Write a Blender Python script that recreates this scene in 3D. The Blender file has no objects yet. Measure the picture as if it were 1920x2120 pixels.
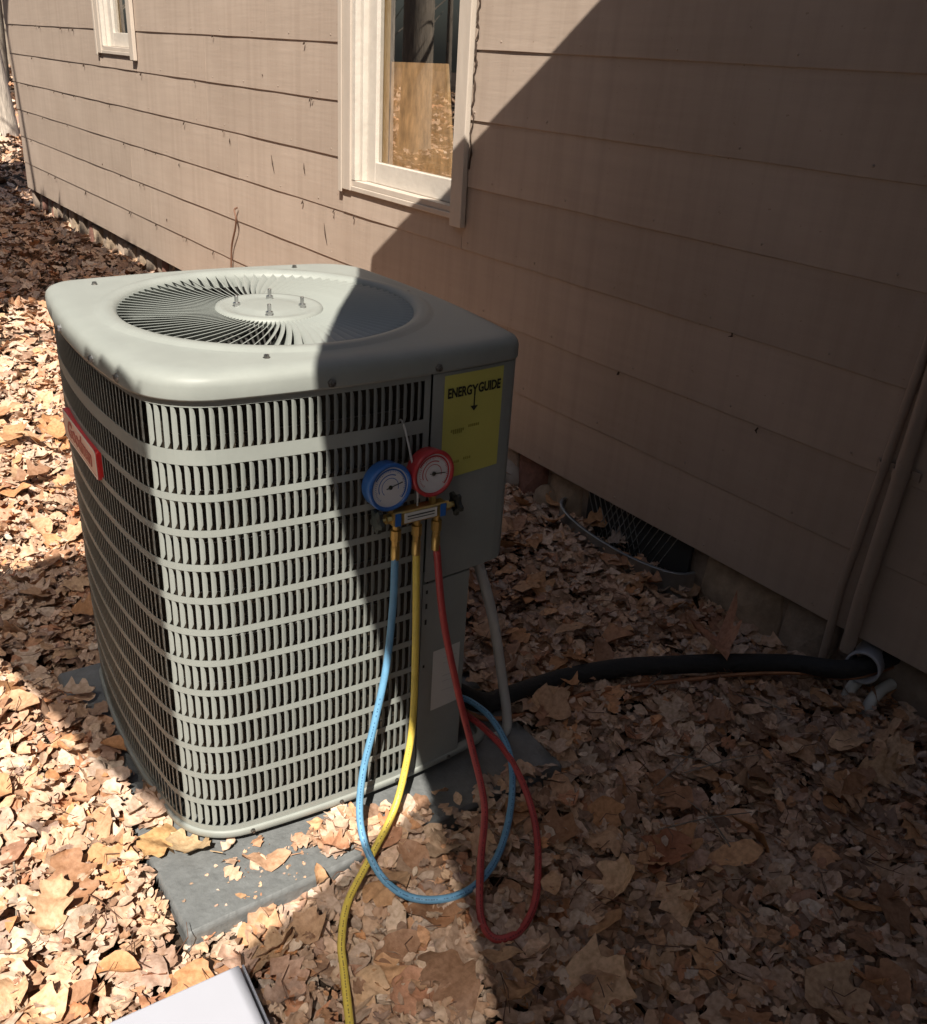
import bpy, math, random
import numpy as np
from mathutils import Vector, Matrix
random.seed(7); RNG = np.random.default_rng(11)
S = bpy.context.scene
COL = S.collection
R = math.radians

# ------------------------------------------------------------------ camera
cam_d = bpy.data.cameras.new('camera'); cam = bpy.data.objects.new('camera', cam_d); COL.objects.link(cam)
fw = Vector((0.5147853, 0.73686368, -0.43821)); rt = Vector((0.83397794, -0.54886963, 0.0567707)); up = Vector((0.1986879, 0.3946822, 0.89707808))
m3 = Matrix((rt, up, -fw)).transposed().to_4x4(); m3.translation = Vector((-0.75258316, -1.82207221, 1.50278))
cam.matrix_world = m3
cam_d.sensor_fit = 'HORIZONTAL'; cam_d.sensor_width = 36; cam_d.lens = 36 * 1934.95 / 1920
cam_d.clip_start = .05; cam_d.clip_end = 400
S.camera = cam
# ------------------------------------------------------------------ sky, sun, exposure
SUN = Vector((-.36, -.50, .79)).normalized()
w = bpy.data.worlds.new('World'); S.world = w; w.use_nodes = True
nt = w.node_tree; bg = nt.nodes['Background']
sky = nt.nodes.new('ShaderNodeTexSky'); sky.sky_type = 'NISHITA'; sky.sun_disc = False
sky.sun_elevation = math.asin(SUN.z); sky.sun_rotation = math.atan2(SUN.x, SUN.y)
sky.air_density = 1.0; sky.dust_density = 2.5; sky.ozone_density = 1.0
nt.links.new(sky.outputs[0], bg.inputs[0]); bg.inputs[1].default_value = .05
sl = bpy.data.lights.new('sun', 'SUN'); sl.energy = 5.0; sl.angle = R(.28); sl.color = (1, .93, .82)
so = bpy.data.objects.new('sun', sl); COL.objects.link(so)
so.rotation_euler = SUN.to_track_quat('Z', 'Y').to_euler(); so.location = (-4, -8, 14)
S.view_settings.view_transform = 'Standard'; S.view_settings.look = 'None'
S.view_settings.exposure = .74; S.view_settings.gamma = 1; S.view_settings.use_curve_mapping = False
S.cycles.max_bounces = 6; S.cycles.diffuse_bounces = 4; S.cycles.glossy_bounces = 3; S.cycles.transparent_max_bounces = 8

# ------------------------------------------------------------------ helpers
class MB:
    def __init__(s): s.v = []; s.f = []; s.sm = []
    def add(s, vs, fs, smooth=False):
        b = len(s.v); s.v += [tuple(v) for v in vs]
        for f in fs: s.f.append(tuple(b + i for i in f)); s.sm.append(smooth)
    def box(s, a, b):
        x0, y0, z0 = a; x1, y1, z1 = b
        s.add([(x0,y0,z0),(x1,y0,z0),(x1,y1,z0),(x0,y1,z0),(x0,y0,z1),(x1,y0,z1),(x1,y1,z1),(x0,y1,z1)],
              [(0,3,2,1),(4,5,6,7),(0,1,5,4),(1,2,6,5),(2,3,7,6),(3,0,4,7)])
    def obox(s, c, ax, ay, az):
        c, ax, ay, az = map(Vector, (c, ax, ay, az)); v = []
        for k in (-1, 1):
            for i, j in ((-1,-1),(1,-1),(1,1),(-1,1)): v.append(c + ax*i + ay*j + az*k)
        s.add(v, [(0,3,2,1),(4,5,6,7),(0,1,5,4),(1,2,6,5),(2,3,7,6),(3,0,4,7)])
    def prism(s, poly, z0, z1):
        n = len(poly)
        s.add([(p[0],p[1],z0) for p in poly] + [(p[0],p[1],z1) for p in poly],
              [tuple(range(n-1,-1,-1)), tuple(range(n, 2*n))] + [(i,(i+1)%n,n+(i+1)%n,n+i) for i in range(n)])
    def extrude(s, prof, vec):           # prof: closed list of 3d points
        n = len(prof); vec = Vector(vec); P = [Vector(p) for p in prof]
        s.add(P + [p + vec for p in P], [tuple(range(n-1,-1,-1)), tuple(range(n,2*n))] + [(i,(i+1)%n,n+(i+1)%n,n+i) for i in range(n)])
    def tube(s, path, r, n=10, cap=True):
        P = [Vector(p) for p in path]; m = len(P); rr = r if hasattr(r, '__len__') else [r]*m
        rings = []; T0 = (P[1]-P[0]).normalized()
        u = T0.orthogonal().normalized()
        for i in range(m):
            T = (P[min(i+1,m-1)] - P[max(i-1,0)]).normalized()
            u = (u - T*u.dot(T)).normalized(); w_ = T.cross(u)
            rings.append([P[i] + (u*math.cos(2*math.pi*k/n) + w_*math.sin(2*math.pi*k/n))*rr[i] for k in range(n)])
        fs = [(i*n+k, i*n+(k+1)%n, (i+1)*n+(k+1)%n, (i+1)*n+k) for i in range(m-1) for k in range(n)]
        s.add([v for r_ in rings for v in r_], fs, True)
        if cap:
            s.add(rings[0], [tuple(range(n-1,-1,-1))]); s.add(rings[-1], [tuple(range(n))])
    def lathe(s, c, axis, prof, n=32, smooth=True):   # prof: (radius, height along axis)
        c = Vector(c); a = Vector(axis).normalized(); u = a.orthogonal().normalized(); w_ = a.cross(u); m = len(prof)
        v = [c + a*h + (u*math.cos(2*math.pi*k/n) + w_*math.sin(2*math.pi*k/n))*r for r, h in prof for k in range(n)]
        s.add(v, [(i*n+k, i*n+(k+1)%n, (i+1)*n+(k+1)%n, (i+1)*n+k) for i in range(m-1) for k in range(n)], smooth)
    def loft(s, rings, smooth=True, close=True):
        n = len(rings[0]); v = [p for r in rings for p in r]
        s.add(v, [(i*n+k, i*n+(k+1)%n, (i+1)*n+(k+1)%n, (i+1)*n+k) for i in range(len(rings)-1) for k in range(n if close else n-1)], smooth)
def off(o):
    t = Vector((0,0,0))
    while o: t += o.location; o = o.parent
    return t
def link(o, parent=None):
    COL.objects.link(o)
    if parent: o.parent = parent
    return o
def mesh_of(name, mb, mat, shift=Vector((0,0,0))):
    me = bpy.data.meshes.new(name)
    me.from_pydata([Vector(v) - shift for v in mb.v], [], mb.f)
    me.polygons.foreach_set('use_smooth', mb.sm); me.materials.append(mat); me.update()
    return me
def obj(name, mb, mat, parent=None, bevel=0, seg=2, solid=0, loc=None):
    sh = off(parent) if parent else Vector((0,0,0))
    if loc is not None: sh = Vector(loc)
    o = bpy.data.objects.new(name, mesh_of(name, mb, mat, sh))
    if loc is not None: o.location = Vector(loc) - (off(parent) if parent else Vector((0,0,0)))
    link(o, parent)
    if solid: md = o.modifiers.new('solid', 'SOLIDIFY'); md.thickness = solid; md.offset = 0
    if bevel: md = o.modifiers.new('bevel', 'BEVEL'); md.width = bevel; md.segments = seg; md.limit_method = 'ANGLE'; md.angle_limit = R(40)
    return o
def tag(o, label=None, cat=None, group=None, kind=None):
    for k, v in (('label', label), ('category', cat), ('group', group), ('kind', kind)):
        if v: o[k] = v
    return o
def thing(name, loc, label, cat, group=None):
    o = bpy.data.objects.new(name, None); o.empty_display_size = .1; o.location = loc; link(o)
    return tag(o, label, cat, group)
def spline(P, n=8):                       # Catmull-Rom through points
    P = [Vector(p) for p in P]; Q = [P[0]*2-P[1]] + P + [P[-1]*2-P[-2]]; out = []
    for i in range(1, len(Q)-2):
        a, b, c, d = Q[i-1:i+3]
        for k in range(n):
            t = k/n; out.append(.5*((2*b) + (c-a)*t + (2*a-5*b+4*c-d)*t*t + (3*b-a-3*c+d)*t**3))
    return out + [P[-1]]
def text_mesh(name, s, size, mat, parent, M, bold=0.0, depth=.0004, align='CENTER', shear=0, spacing=1):
    cu = bpy.data.curves.new(name, 'FONT'); cu.body = s; cu.size = size; cu.extrude = depth; cu.offset = bold
    cu.align_x = align; cu.align_y = 'CENTER'; cu.shear = shear; cu.space_character = spacing; cu.resolution_u = 3
    t = bpy.data.objects.new(name, cu); COL.objects.link(t); bpy.context.view_layer.update()
    me = bpy.data.meshes.new_from_object(t.evaluated_get(bpy.context.evaluated_depsgraph_get())); bpy.data.objects.remove(t)
    me.transform(Matrix.Translation(-off(parent)) @ M); me.materials.clear(); me.materials.append(mat)
    o = bpy.data.objects.new(name, me); return link(o, parent)

# ------------------------------------------------------------------ materials
def mat(name, col, rough=.6, metal=0, var=.0, scale=8., bump=.0, bscale=40., stretch=(1,1,1), spec=.5, coat=0, extra=None):
    m = bpy.data.materials.new(name); m.use_nodes = True; n = m.node_tree; b = n.nodes['Principled BSDF']; L = n.links.new
    b.inputs['Roughness'].default_value = rough; b.inputs['Metallic'].default_value = metal
    b.inputs['Specular IOR Level'].default_value = spec; b.inputs['Coat Weight'].default_value = coat; b.inputs['Coat Roughness'].default_value = .15
    b.inputs['Base Color'].default_value = (*col, 1)
    tc = n.nodes.new('ShaderNodeTexCoord'); mp = n.nodes.new('ShaderNodeMapping'); mp.inputs['Scale'].default_value = stretch
    L(tc.outputs['Object'], mp.inputs[0])
    if var:
        no = n.nodes.new('ShaderNodeTexNoise'); no.inputs['Scale'].default_value = scale; no.inputs['Detail'].default_value = 8; no.inputs['Roughness'].default_value = .65
        L(mp.outputs[0], no.inputs['Vector'])
        cr = n.nodes.new('ShaderNodeValToRGB'); e = cr.color_ramp.elements
        e[0].position = .3; e[1].position = .7
        e[0].color = (*[c*(1-var) for c in col], 1); e[1].color = (*[min(1, c*(1+var)) for c in col], 1)
        L(no.outputs['Fac'], cr.inputs[0]); L(cr.outputs[0], b.inputs['Base Color'])
        mr = n.nodes.new('ShaderNodeMapRange'); mr.inputs[3].default_value = max(.05, rough-.12); mr.inputs[4].default_value = min(1, rough+.12)
        L(no.outputs['Fac'], mr.inputs[0]); L(mr.outputs[0], b.inputs['Roughness'])
    if bump:
        n2 = n.nodes.new('ShaderNodeTexNoise'); n2.inputs['Scale'].default_value = bscale; n2.inputs['Detail'].default_value = 6
        L(mp.outputs[0], n2.inputs['Vector'])
        bp = n.nodes.new('ShaderNodeBump'); bp.inputs['Strength'].default_value = bump; bp.inputs['Distance'].default_value = .01
        L(n2.outputs['Fac'], bp.inputs['Height']); L(bp.outputs[0], b.inputs['Normal'])
    return m
M = {}
M['ac'] = mat('ac_paint', (.285,.303,.282), .48, var=.06, scale=16, spec=.32, coat=.0)
M['ac_dark'] = mat('ac_inside', (.02,.019,.017), .7)
M['vane'] = mat('vane_paint', (.29,.31,.288), .42, var=.05, scale=20)
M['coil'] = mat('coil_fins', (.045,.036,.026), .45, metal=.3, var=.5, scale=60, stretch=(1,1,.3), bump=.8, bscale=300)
M['steel'] = mat('steel', (.5,.5,.5), .3, metal=1)
M['rust'] = mat('screw_steel', (.25,.24,.23), .35, metal=1, var=.4, scale=200)
M['red'] = mat('red_plastic', (.55,.02,.02), .35, coat=.2)
M['badge_face'] = mat('badge_face', (.86,.60,.50), .4)
M['badge_text'] = mat('badge_text', (.38,.05,.04), .4)
M['badge_edge'] = mat('badge_chrome', (.88,.80,.78), .3, metal=.0)
M['yellow_label'] = mat('yellow_label', (.56,.53,.13), .55, var=.05, scale=10)
M['ink'] = mat('black_ink', (.02,.02,.012), .6)
M['faint_ink'] = mat('grey_ink', (.30,.28,.05), .6)
M['white_label'] = mat('white_label', (.62,.62,.58), .5)
M['brass'] = mat('brass', (.55,.38,.13), .35, metal=.8, var=.15, scale=60)
M['blue_pl'] = mat('blue_plastic', (.03,.13,.42), .35, coat=.3)
M['red_pl'] = mat('red_gauge_plastic', (.48,.04,.045), .35, coat=.3)
M['face'] = mat('gauge_face', (.7,.68,.68), .3, coat=.6)
M['knob'] = mat('knob_black', (.03,.035,.03), .5, var=.3, scale=40)
M['blue_hose'] = mat('blue_hose', (.15,.35,.55), .42, var=.1, scale=25, bump=.1, bscale=200)
M['yellow_hose'] = mat('yellow_hose', (.74,.56,.10), .42, var=.12, scale=25, bump=.1, bscale=200)
M['red_hose'] = mat('red_hose', (.45,.06,.06), .42, var=.12, scale=25, bump=.1, bscale=200)
for nm_, c_ in (('blue',(.05,.14,.26)),('yellow',(.28,.2,.05)),('red',(.2,.03,.03))): M['print_'+nm_] = mat('print_'+nm_, c_, .6)
M['whip'] = mat('grey_conduit', (.5,.5,.48), .45, var=.05)
M['black_foam'] = mat('black_foam', (.018,.018,.018), .75, var=.3, scale=30, bump=.3, bscale=120)
M['copper'] = mat('copper', (.5,.25,.14), .4, metal=.9, var=.2, scale=50)
M['pvc'] = mat('pvc', (.62,.62,.58), .4, var=.06, scale=20)
M['pvc_grey'] = mat('pvc_grey', (.36,.37,.40), .45, var=.1, scale=20)
M['pad'] = mat('pad_plastic', (.155,.163,.165), .55, var=.2, scale=30, bump=.25, bscale=90)
M['white_sheet'] = mat('white_sheet', (.43,.44,.50), .4, var=.02, scale=5)
M['galv'] = mat('galvanised', (.36,.37,.37), .45, metal=.6, var=.2, scale=20)
M['soil'] = mat('soil', (.055,.035,.022), .95, var=.45, scale=12, bump=1, bscale=60)
M['trim'] = mat('window_paint', (.50,.43,.365), .55, var=.08, scale=9, stretch=(1,1,.25), bump=.15, bscale=50)
M['sash'] = mat('sash_paint', (.55,.50,.44), .5, var=.08, scale=12, bump=.15, bscale=50)
M['wood_y'] = mat('yellow_wood', (.42,.25,.07), .5, var=.2, scale=10, stretch=(1,1,.1))
M['osb'] = mat('osb', (.72,.43,.21), .7, var=.38, scale=26, stretch=(1,1,.45), bump=.2)
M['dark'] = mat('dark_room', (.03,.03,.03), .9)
M['canvas'] = mat('blocker_canvas', (.035,.033,.03), .85, var=.1)
M['debris'] = mat('debris', (.05,.03,.02), .95, var=.4, scale=60)
M['wire'] = mat('rusty_wire', (.16,.08,.05), .7)
M['roofing'] = mat('roofing', (.08,.07,.065), .9, var=.2)
M['pale_rock'] = mat('pale_rock', (.42,.38,.34), .85, var=.2, scale=12, bump=.5, bscale=30)

def siding_mat(name, k):
    m = bpy.data.materials.new(name); m.use_nodes = True; n = m.node_tree; b = n.nodes['Principled BSDF']; L = n.links.new
    tc = n.nodes.new('ShaderNodeTexCoord')
    def noise(scale, st, det=6, rough=.6):
        mp = n.nodes.new('ShaderNodeMapping'); mp.inputs['Scale'].default_value = st; L(tc.outputs['Object'], mp.inputs[0])
        t = n.nodes.new('ShaderNodeTexNoise'); t.inputs['Scale'].default_value = scale; t.inputs['Detail'].default_value = det; t.inputs['Roughness'].default_value = rough
        L(mp.outputs[0], t.inputs['Vector']); return t.outputs['Fac']
    def ramp(f, a, b_, p0, p1):
        c = n.nodes.new('ShaderNodeValToRGB'); e = c.color_ramp.elements; e[0].position = p0; e[1].position = p1; e[0].color = (*a, 1); e[1].color = (*b_, 1); L(f, c.inputs[0]); return c.outputs[0]
    def mix(kind, f, a, b_):
        x = n.nodes.new('ShaderNodeMix'); x.data_type = 'RGBA'; x.blend_type = kind; x.inputs[0].default_value = f; L(a, x.inputs[6]); L(b_, x.inputs[7]); return x.outputs[2]
    base = ramp(noise(1.6, (1,1,1)), (.375*k,.295*k,.238*k), (.445*k,.357*k,.294*k), .3, .72)
    grain = ramp(noise(30, (1,.06,1.2)), (.86,.85,.84), (1.05,1.05,1.05), .3, .65)
    drip = ramp(noise(9, (1,2.2,.12), 5), (.84,.82,.80), (1.03,1.03,1.03), .32, .55)
    fleck = ramp(noise(70, (1,.7,1), 3), (.45,.38,.33), (1,1,1), .24, .30)
    c = mix('MULTIPLY', .3, base, grain); c = mix('MULTIPLY', .45, c, drip); c = mix('MULTIPLY', .6, c, fleck)
    L(c, b.inputs['Base Color']); b.inputs['Roughness'].default_value = .62; b.inputs['Specular IOR Level'].default_value = .35
    bp = n.nodes.new('ShaderNodeBump'); bp.inputs['Strength'].default_value = .25; bp.inputs['Distance'].default_value = .004
    L(noise(45, (1,.08,1)), bp.inputs['Height']); L(bp.outputs[0], b.inputs['Normal'])
    return m
M['siding'] = [siding_mat('siding_paint', k) for k in (.96, 1.0, 1.04)]
M['pipe_paint'] = siding_mat('pipe_paint', .8)
def stone_mat(name, a, b_):
    m = mat(name, a, .9, var=.3, scale=14, bump=.8, bscale=35); return m
M['stones'] = [stone_mat('stone_a', (.36,.27,.19), 0), stone_mat('stone_b', (.27,.21,.16), 0), stone_mat('stone_c', (.40,.31,.24), 0), stone_mat('stone_d', (.24,.12,.09), 0)]
def bark_mat(name, col):
    return mat(name, col, .9, var=.45, scale=7, stretch=(4,4,.5), bump=1, bscale=18)
M['bark'] = bark_mat('bark', (.27,.225,.18)); M['pale_bark'] = bark_mat('pale_bark', (.45,.39,.33))
def leaf_mat(name):
    m = bpy.data.materials.new(name); m.use_nodes = True; n = m.node_tree; b = n.nodes['Principled BSDF']; L = n.links.new
    at = n.nodes.new('ShaderNodeAttribute'); at.attribute_name = 'leafcol'
    tc = n.nodes.new('ShaderNodeTexCoord'); no = n.nodes.new('ShaderNodeTexNoise'); no.inputs['Scale'].default_value = 90; no.inputs['Detail'].default_value = 5
    L(tc.outputs['Object'], no.inputs['Vector'])
    cr = n.nodes.new('ShaderNodeValToRGB'); e = cr.color_ramp.elements; e[0].position = .3; e[1].position = .62; e[0].color = (.72,.66,.6,1); e[1].color = (1.06,1.06,1.06,1)
    L(no.outputs['Fac'], cr.inputs[0])
    x = n.nodes.new('ShaderNodeMix'); x.data_type = 'RGBA'; x.blend_type = 'MULTIPLY'; x.inputs[0].default_value = 1
    L(at.outputs['Color'], x.inputs[6]); L(cr.outputs[0], x.inputs[7]); L(x.outputs[2], b.inputs['Base Color'])
    b.inputs['Roughness'].default_value = .6; b.inputs['Specular IOR Level'].default_value = .35
    bp = n.nodes.new('ShaderNodeBump'); bp.inputs['Strength'].default_value = .35; bp.inputs['Distance'].default_value = .003
    n3 = n.nodes.new('ShaderNodeTexNoise'); n3.inputs['Scale'].default_value = 140; L(tc.outputs['Object'], n3.inputs['Vector'])
    L(n3.outputs['Fac'], bp.inputs['Height']); L(bp.outputs[0], b.inputs['Normal'])
    return m
M['leaf'] = leaf_mat('dry_leaf')
M['green'] = mat('evergreen', (.045,.06,.03), .7)
def glass_mat():
    m = bpy.data.materials.new('window_glass'); m.use_nodes = True; n = m.node_tree; L = n.links.new
    n.nodes.remove(n.nodes['Principled BSDF']); out = n.nodes['Material Output']
    tr = n.nodes.new('ShaderNodeBsdfTransparent'); tr.inputs[0].default_value = (.93,.95,.94,1)
    gl = n.nodes.new('ShaderNodeBsdfGlossy'); gl.inputs['Roughness'].default_value = .01
    lw = n.nodes.new('ShaderNodeLayerWeight'); lw.inputs[0].default_value = .5; pw = n.nodes.new('ShaderNodeMath'); pw.operation = 'POWER'; pw.inputs[1].default_value = 3; L(lw.outputs['Facing'], pw.inputs[0])
    fr = n.nodes.new('ShaderNodeMath'); fr.operation = 'MULTIPLY_ADD'; fr.inputs[1].default_value = 1.2; fr.inputs[2].default_value = .22; L(pw.outputs[0], fr.inputs[0])
    mx = n.nodes.new('ShaderNodeMixShader'); L(fr.outputs[0], mx.inputs[0]); L(tr.outputs[0], mx.inputs[1]); L(gl.outputs[0], mx.inputs[2]); L(mx.outputs[0], out.inputs[0])
    return m
M['glass'] = glass_mat()

# ------------------------------------------------------------------ ground
GZ = -.085
KW = math.tan(R(2.593))
def wx(y, o=0): return 1.43 - o - KW*(y + .64)          # x of the siding face along the wall; o = outwards (towards -x)
mb = MB(); xs = [-60,-25,-12,-6] + [-4+.25*i for i in range(25)] + [3,6,12,25,60]; ys = [-40,-20,-9] + [-4+.25*i for i in range(57)] + [13,18,25,40,80,140]
gv = [(x, y, GZ + (.02*math.sin(1.7*x+.6*y)*math.sin(1.1*y-.4*x) if -5 < x < 3 and -5 < y < 14 else 0)) for y in ys for x in xs]; nx = len(xs)
mb.add(gv, [(j*nx+i, j*nx+i+1, (j+1)*nx+i+1, (j+1)*nx+i) for j in range(len(ys)-1) for i in range(nx-1)], True)
tag(obj('ground', mb, M['soil']), kind='structure')

# ------------------------------------------------------------------ house
house = thing('house', (1.43, -.64, 0), 'house wall of wide weathered tan painted lap siding with two windows', 'house')
Y0, Y1 = -3.2, 8.42                       # run of the wall along y
WINS = [dict(y0=1.30, y1=2.235, z0=.925, z1=2.35), dict(y0=4.93, y1=5.70, z0=1.375, z1=2.25)]
ZB, EX = .118, .2345
def board(ya, yb, za, zb, m, full=True):
    """one lap board between ya..yb; za..zb is what shows, thick at its lower edge"""
    mb_ = MB(); tb, tt = .0058, .0002; n = max(2, int((yb-ya)/.22)); P = []
    for k in range(n+1):
        y = ya + (yb-ya)*k/n; q = tb + random.uniform(-.0012,.0014); zz = za + random.uniform(-.0011,.0011)
        P.append([(wx(y, q), y, zz), (wx(y, tt), y, zb+ (.02 if full else 0)), (wx(y, -.012), y, zb + (.02 if full else 0)), (wx(y, -.012), y, zz)])
    mb_.loft(P, False); mb_.add(P[0], [(0,1,2,3)]); mb_.add(P[-1], [(3,2,1,0)])
    o = obj('siding_board', mb_, m, house, bevel=.0015, seg=1, loc=(wx(ya), ya, za))
    return o
joints = {0: [2.6, 6.3], 1: [.98, 4.9], 2: [5.235, 3.1], 3: [3.4], 4: [3.8], 5: [3.79], 6: [3.0], 7: [4.3], 8: [2.8], 9: [4.5], 10: [3.9], 11: [1.9]}
for c in range(12):
    za = ZB + c*EX; zb = za + EX
    cuts = [Y0] + sorted(joints.get(c, [])) + [Y1]
    for a, b in zip(cuts[:-1], cuts[1:]):
        segs = [(a+.0008, b-.0008)]
        for w_ in WINS:
            if zb > w_['z0']+.002 and za < w_['z1']:
                out = []
                for p, q in segs:
                    if q <= w_['y0'] or p >= w_['y1']: out.append((p, q)); continue
                    if p < w_['y0']: out.append((p, w_['y0']-.001))
                    if q > w_['y1']: out.append((w_['y1']+.001, q))
                segs = out
        for p, q in segs: board(p, q, za, zb, random.choice(M['siding']))
    for w_ in WINS:
        if za < w_['z0'] < zb - .002: board(w_['y0']+.002, w_['y1']-.002, za, w_['z0'], M['siding'][2], False)
# solid core behind the boards, leaving the openings free
mb = MB()
def slab(ya, yb, za, zb, o0=-.015, o1=-.14):
    mb.add([(wx(ya,o0),ya,za),(wx(yb,o0),yb,za),(wx(yb,o1),yb,za),(wx(ya,o1),ya,za),(wx(ya,o0),ya,zb),(wx(yb,o0),yb,zb),(wx(yb,o1),yb,zb),(wx(ya,o1),ya,zb)],
           [(0,3,2,1),(4,5,6,7),(0,1,5,4),(1,2,6,5),(2,3,7,6),(3,0,4,7)])
e = [Y0, WINS[0]['y0'], WINS[0]['y1'], WINS[1]['y0'], WINS[1]['y1'], Y1]
for i in (0, 2, 4): slab(e[i], e[i+1], .13, 2.95)
for i, w_ in ((1, WINS[0]), (3, WINS[1])):
    slab(e[i], e[i+1], .13, w_['z0']-.002); slab(e[i], e[i+1], w_['z1'], 2.95)
obj('wall_core', mb, M['dark'], house)
# return wall at the far corner, back walls and roof
mb = MB(); yc = Y1 - .02
mb.box((wx(Y1, -.02), yc-.1, -.1), (9, yc-.005, 2.95)); mb.box((8.8, Y0, -.1), (9, yc-.11, 2.95)); mb.box((wx(Y0,-.15), Y0-.1, -.1), (8.99, Y0-.005, 2.95))
obj('back_wall', mb, M['siding'][1], house)
mb = MB()
mb.extrude([(wx(Y0,-.005)+.03, Y0-.1, 2.96), (9.3, Y0-.1, 2.96), (9.3, Y0-.1, 3.1), (5.4, Y0-.1, 4.4), (wx(Y0)+.03, Y0-.1, 3.1)], (-KW*(Y1-Y0), Y1-Y0, 0))
obj('roof', mb, M['roofing'], house)
# foundation wall behind and the upright stones in front of it
mb = MB(); slab(Y0, Y1-.06, -.3, .128, -.065, -.3); obj('foundation', mb, M['stones'][1], house)
y = -2.0
VENT = (-.02, .52)
while y < Y1-.15:
    wd = random.uniform(.09, .19) if y > 3 else random.uniform(.16, .34)
    if y + wd > VENT[0] and y < VENT[1]: y = VENT[1]+.01; continue
    if -.83 < y + wd and y < -.58: y = -.575; continue
    mbs = MB(); h1 = random.uniform(.06, .112); d = random.uniform(.025, .058); j = lambda s=.012: random.uniform(-s, s)
    a, b = y+.008, y+wd-.008
    mbs.add([(wx(a,-d)+j(),a+j(),-.16),(wx(b,-d)+j(),b+j(),-.16),(wx(b,-.09),b,-.16),(wx(a,-.09),a,-.16),
             (wx(a,-d)+.012+j(),a+j(.015),h1+j()),(wx(b,-d)+.012+j(),b+j(.015),h1+j()),(wx(b,-.09),b,h1),(wx(a,-.09),a,h1),
             (wx((a+b)/2,-d+.014),(a+b)/2+j(.02),-.02+j(.03))],
            [(0,3,2,1),(4,5,6,7),(1,2,6,5),(2,3,7,6),(3,0,4,7),(0,1,8),(1,5,8),(5,4,8),(4,0,8)])
    o = obj('foundation_stone', mbs, random.choice(M['stones']), house, bevel=.01, seg=2, loc=(wx(y,-d), y, -.1))
    y += wd
# crawl-space vent in the foundation
vent = MB(); vent.box((wx(.25,-.062), VENT[0]+.01, -.14), (wx(.25,-.05), VENT[1]-.01, .11))
vo = obj('crawl_vent', vent, M['dark'], house)
mb = MB(); yy = VENT[0]+.02
while yy < VENT[1]-.02:
    for sgn in (1, -1):
        p0 = Vector((wx(yy,-.047), yy, -.13)); p1 = Vector((wx(yy,-.047), yy + sgn*.12, .105))
        if VENT[0] < p1.y < VENT[1]: mb.tube([p0, p1], .002, 4)
    yy += .028
obj('vent_mesh', mb, M['galv'], vo)

def window(w_, nm):
    y0, y1, z0, z1 = w_['y0'], w_['y1'], w_['z0'], w_['z1']
    def bx(mb_, ya, yb, za, zb, o0, o1):
        mb_.add([(wx(ya,o0),ya,za),(wx(yb,o0),yb,za),(wx(yb,o1),yb,za),(wx(ya,o1),ya,za),(wx(ya,o0),ya,zb),(wx(yb,o0),yb,zb),(wx(yb,o1),yb,zb),(wx(ya,o1),ya,zb)],
                [(0,3,2,1),(4,5,6,7),(0,1,5,4),(1,2,6,5),(2,3,7,6),(3,0,4,7)])
    cw = .085
    f = MB(); bx(f, y1-cw, y1, z0, z1,   .020, -.015)                    # far casing
    win = obj('window', f, M['trim'], house, bevel=.003)
    f = MB(); bx(f, y1-.018, y1+.012, z0-.012, z1, .027, .021); bx(f, y1+.001, y1+.013, z0-.012, z1, .0205, .008); obj('casing_edge', f, M['trim'], win, bevel=.002)
    f = MB(); bx(f, y0-.022, y0+.052, z0-.022, z1, .032, .008); obj('casing', f, M['trim'], win, bevel=.003)
    f = MB(); bx(f, y0+.0525, y1-cw-.0005, z0, z0+.022, .016, -.06); obj('window_sill', f, M['trim'], win, bevel=.003)
    f = MB(); bx(f, y0+.054, y1-cw-.002, z0+.0225, z0+.046, .010, -.06); obj('sill_step', f, M['trim'], win, bevel=.002)
    f = MB(); bx(f, y1-cw-.03, y1-cw-.001, z0+.047, z1, .012, -.07); bx(f, y1-cw-.055, y1-cw-.031, z0+.047, z1, -.012, -.07); obj('jamb', f, M['sash'], win, bevel=.002)
    gy1, gy0 = y1-cw-.125, y0+.07
    f = MB(); bx(f, gy1, y1-cw-.0565, z0+.047, z1, -.035, -.07); obj('sash_stile', f, M['sash'], win, bevel=.003)
    f = MB(); bx(f, gy0, gy1-.001, z0+.047, z0+.047+.088, -.035, -.07); obj('sash_rail', f, M['sash'], win, bevel=.003)
    f = MB(); bx(f, y0+.04, gy0-.001, z0+.047, z1, -.0351, -.07); obj('sash_stile', f, M['sash'], win, bevel=.003)
    f = MB(); bx(f, y0, y1, z1-.06, z1-.001, -.02, -.075); obj('head', f, M['trim'], win)
    f = MB(); zt = z0+.136
    f.add([(wx(gy0,-.052),gy0,zt),(wx(gy1,-.052),gy1,zt),(wx(gy1,-.052),gy1,z1-.06),(wx(gy0,-.052),gy0,z1-.06)], [(3,2,1,0)])
    obj('pane', f, M['glass'], win)
    f = MB(); bx(f, gy1-.012, gy1+.03, zt-.02, z1-.05, -.0715, -.092); obj('inner_jamb', f, M['wood_y'], win)
    # dark room behind
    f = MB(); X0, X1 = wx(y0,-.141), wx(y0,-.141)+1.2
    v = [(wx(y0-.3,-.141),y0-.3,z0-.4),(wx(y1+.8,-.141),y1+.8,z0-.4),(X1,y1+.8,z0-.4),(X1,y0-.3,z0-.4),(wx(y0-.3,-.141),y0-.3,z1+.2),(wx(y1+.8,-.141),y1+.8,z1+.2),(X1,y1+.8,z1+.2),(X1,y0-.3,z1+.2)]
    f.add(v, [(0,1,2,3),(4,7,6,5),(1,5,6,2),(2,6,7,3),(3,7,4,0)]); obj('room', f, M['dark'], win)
    return win
for w_ in WINS: window(w_, 'window')
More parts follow.
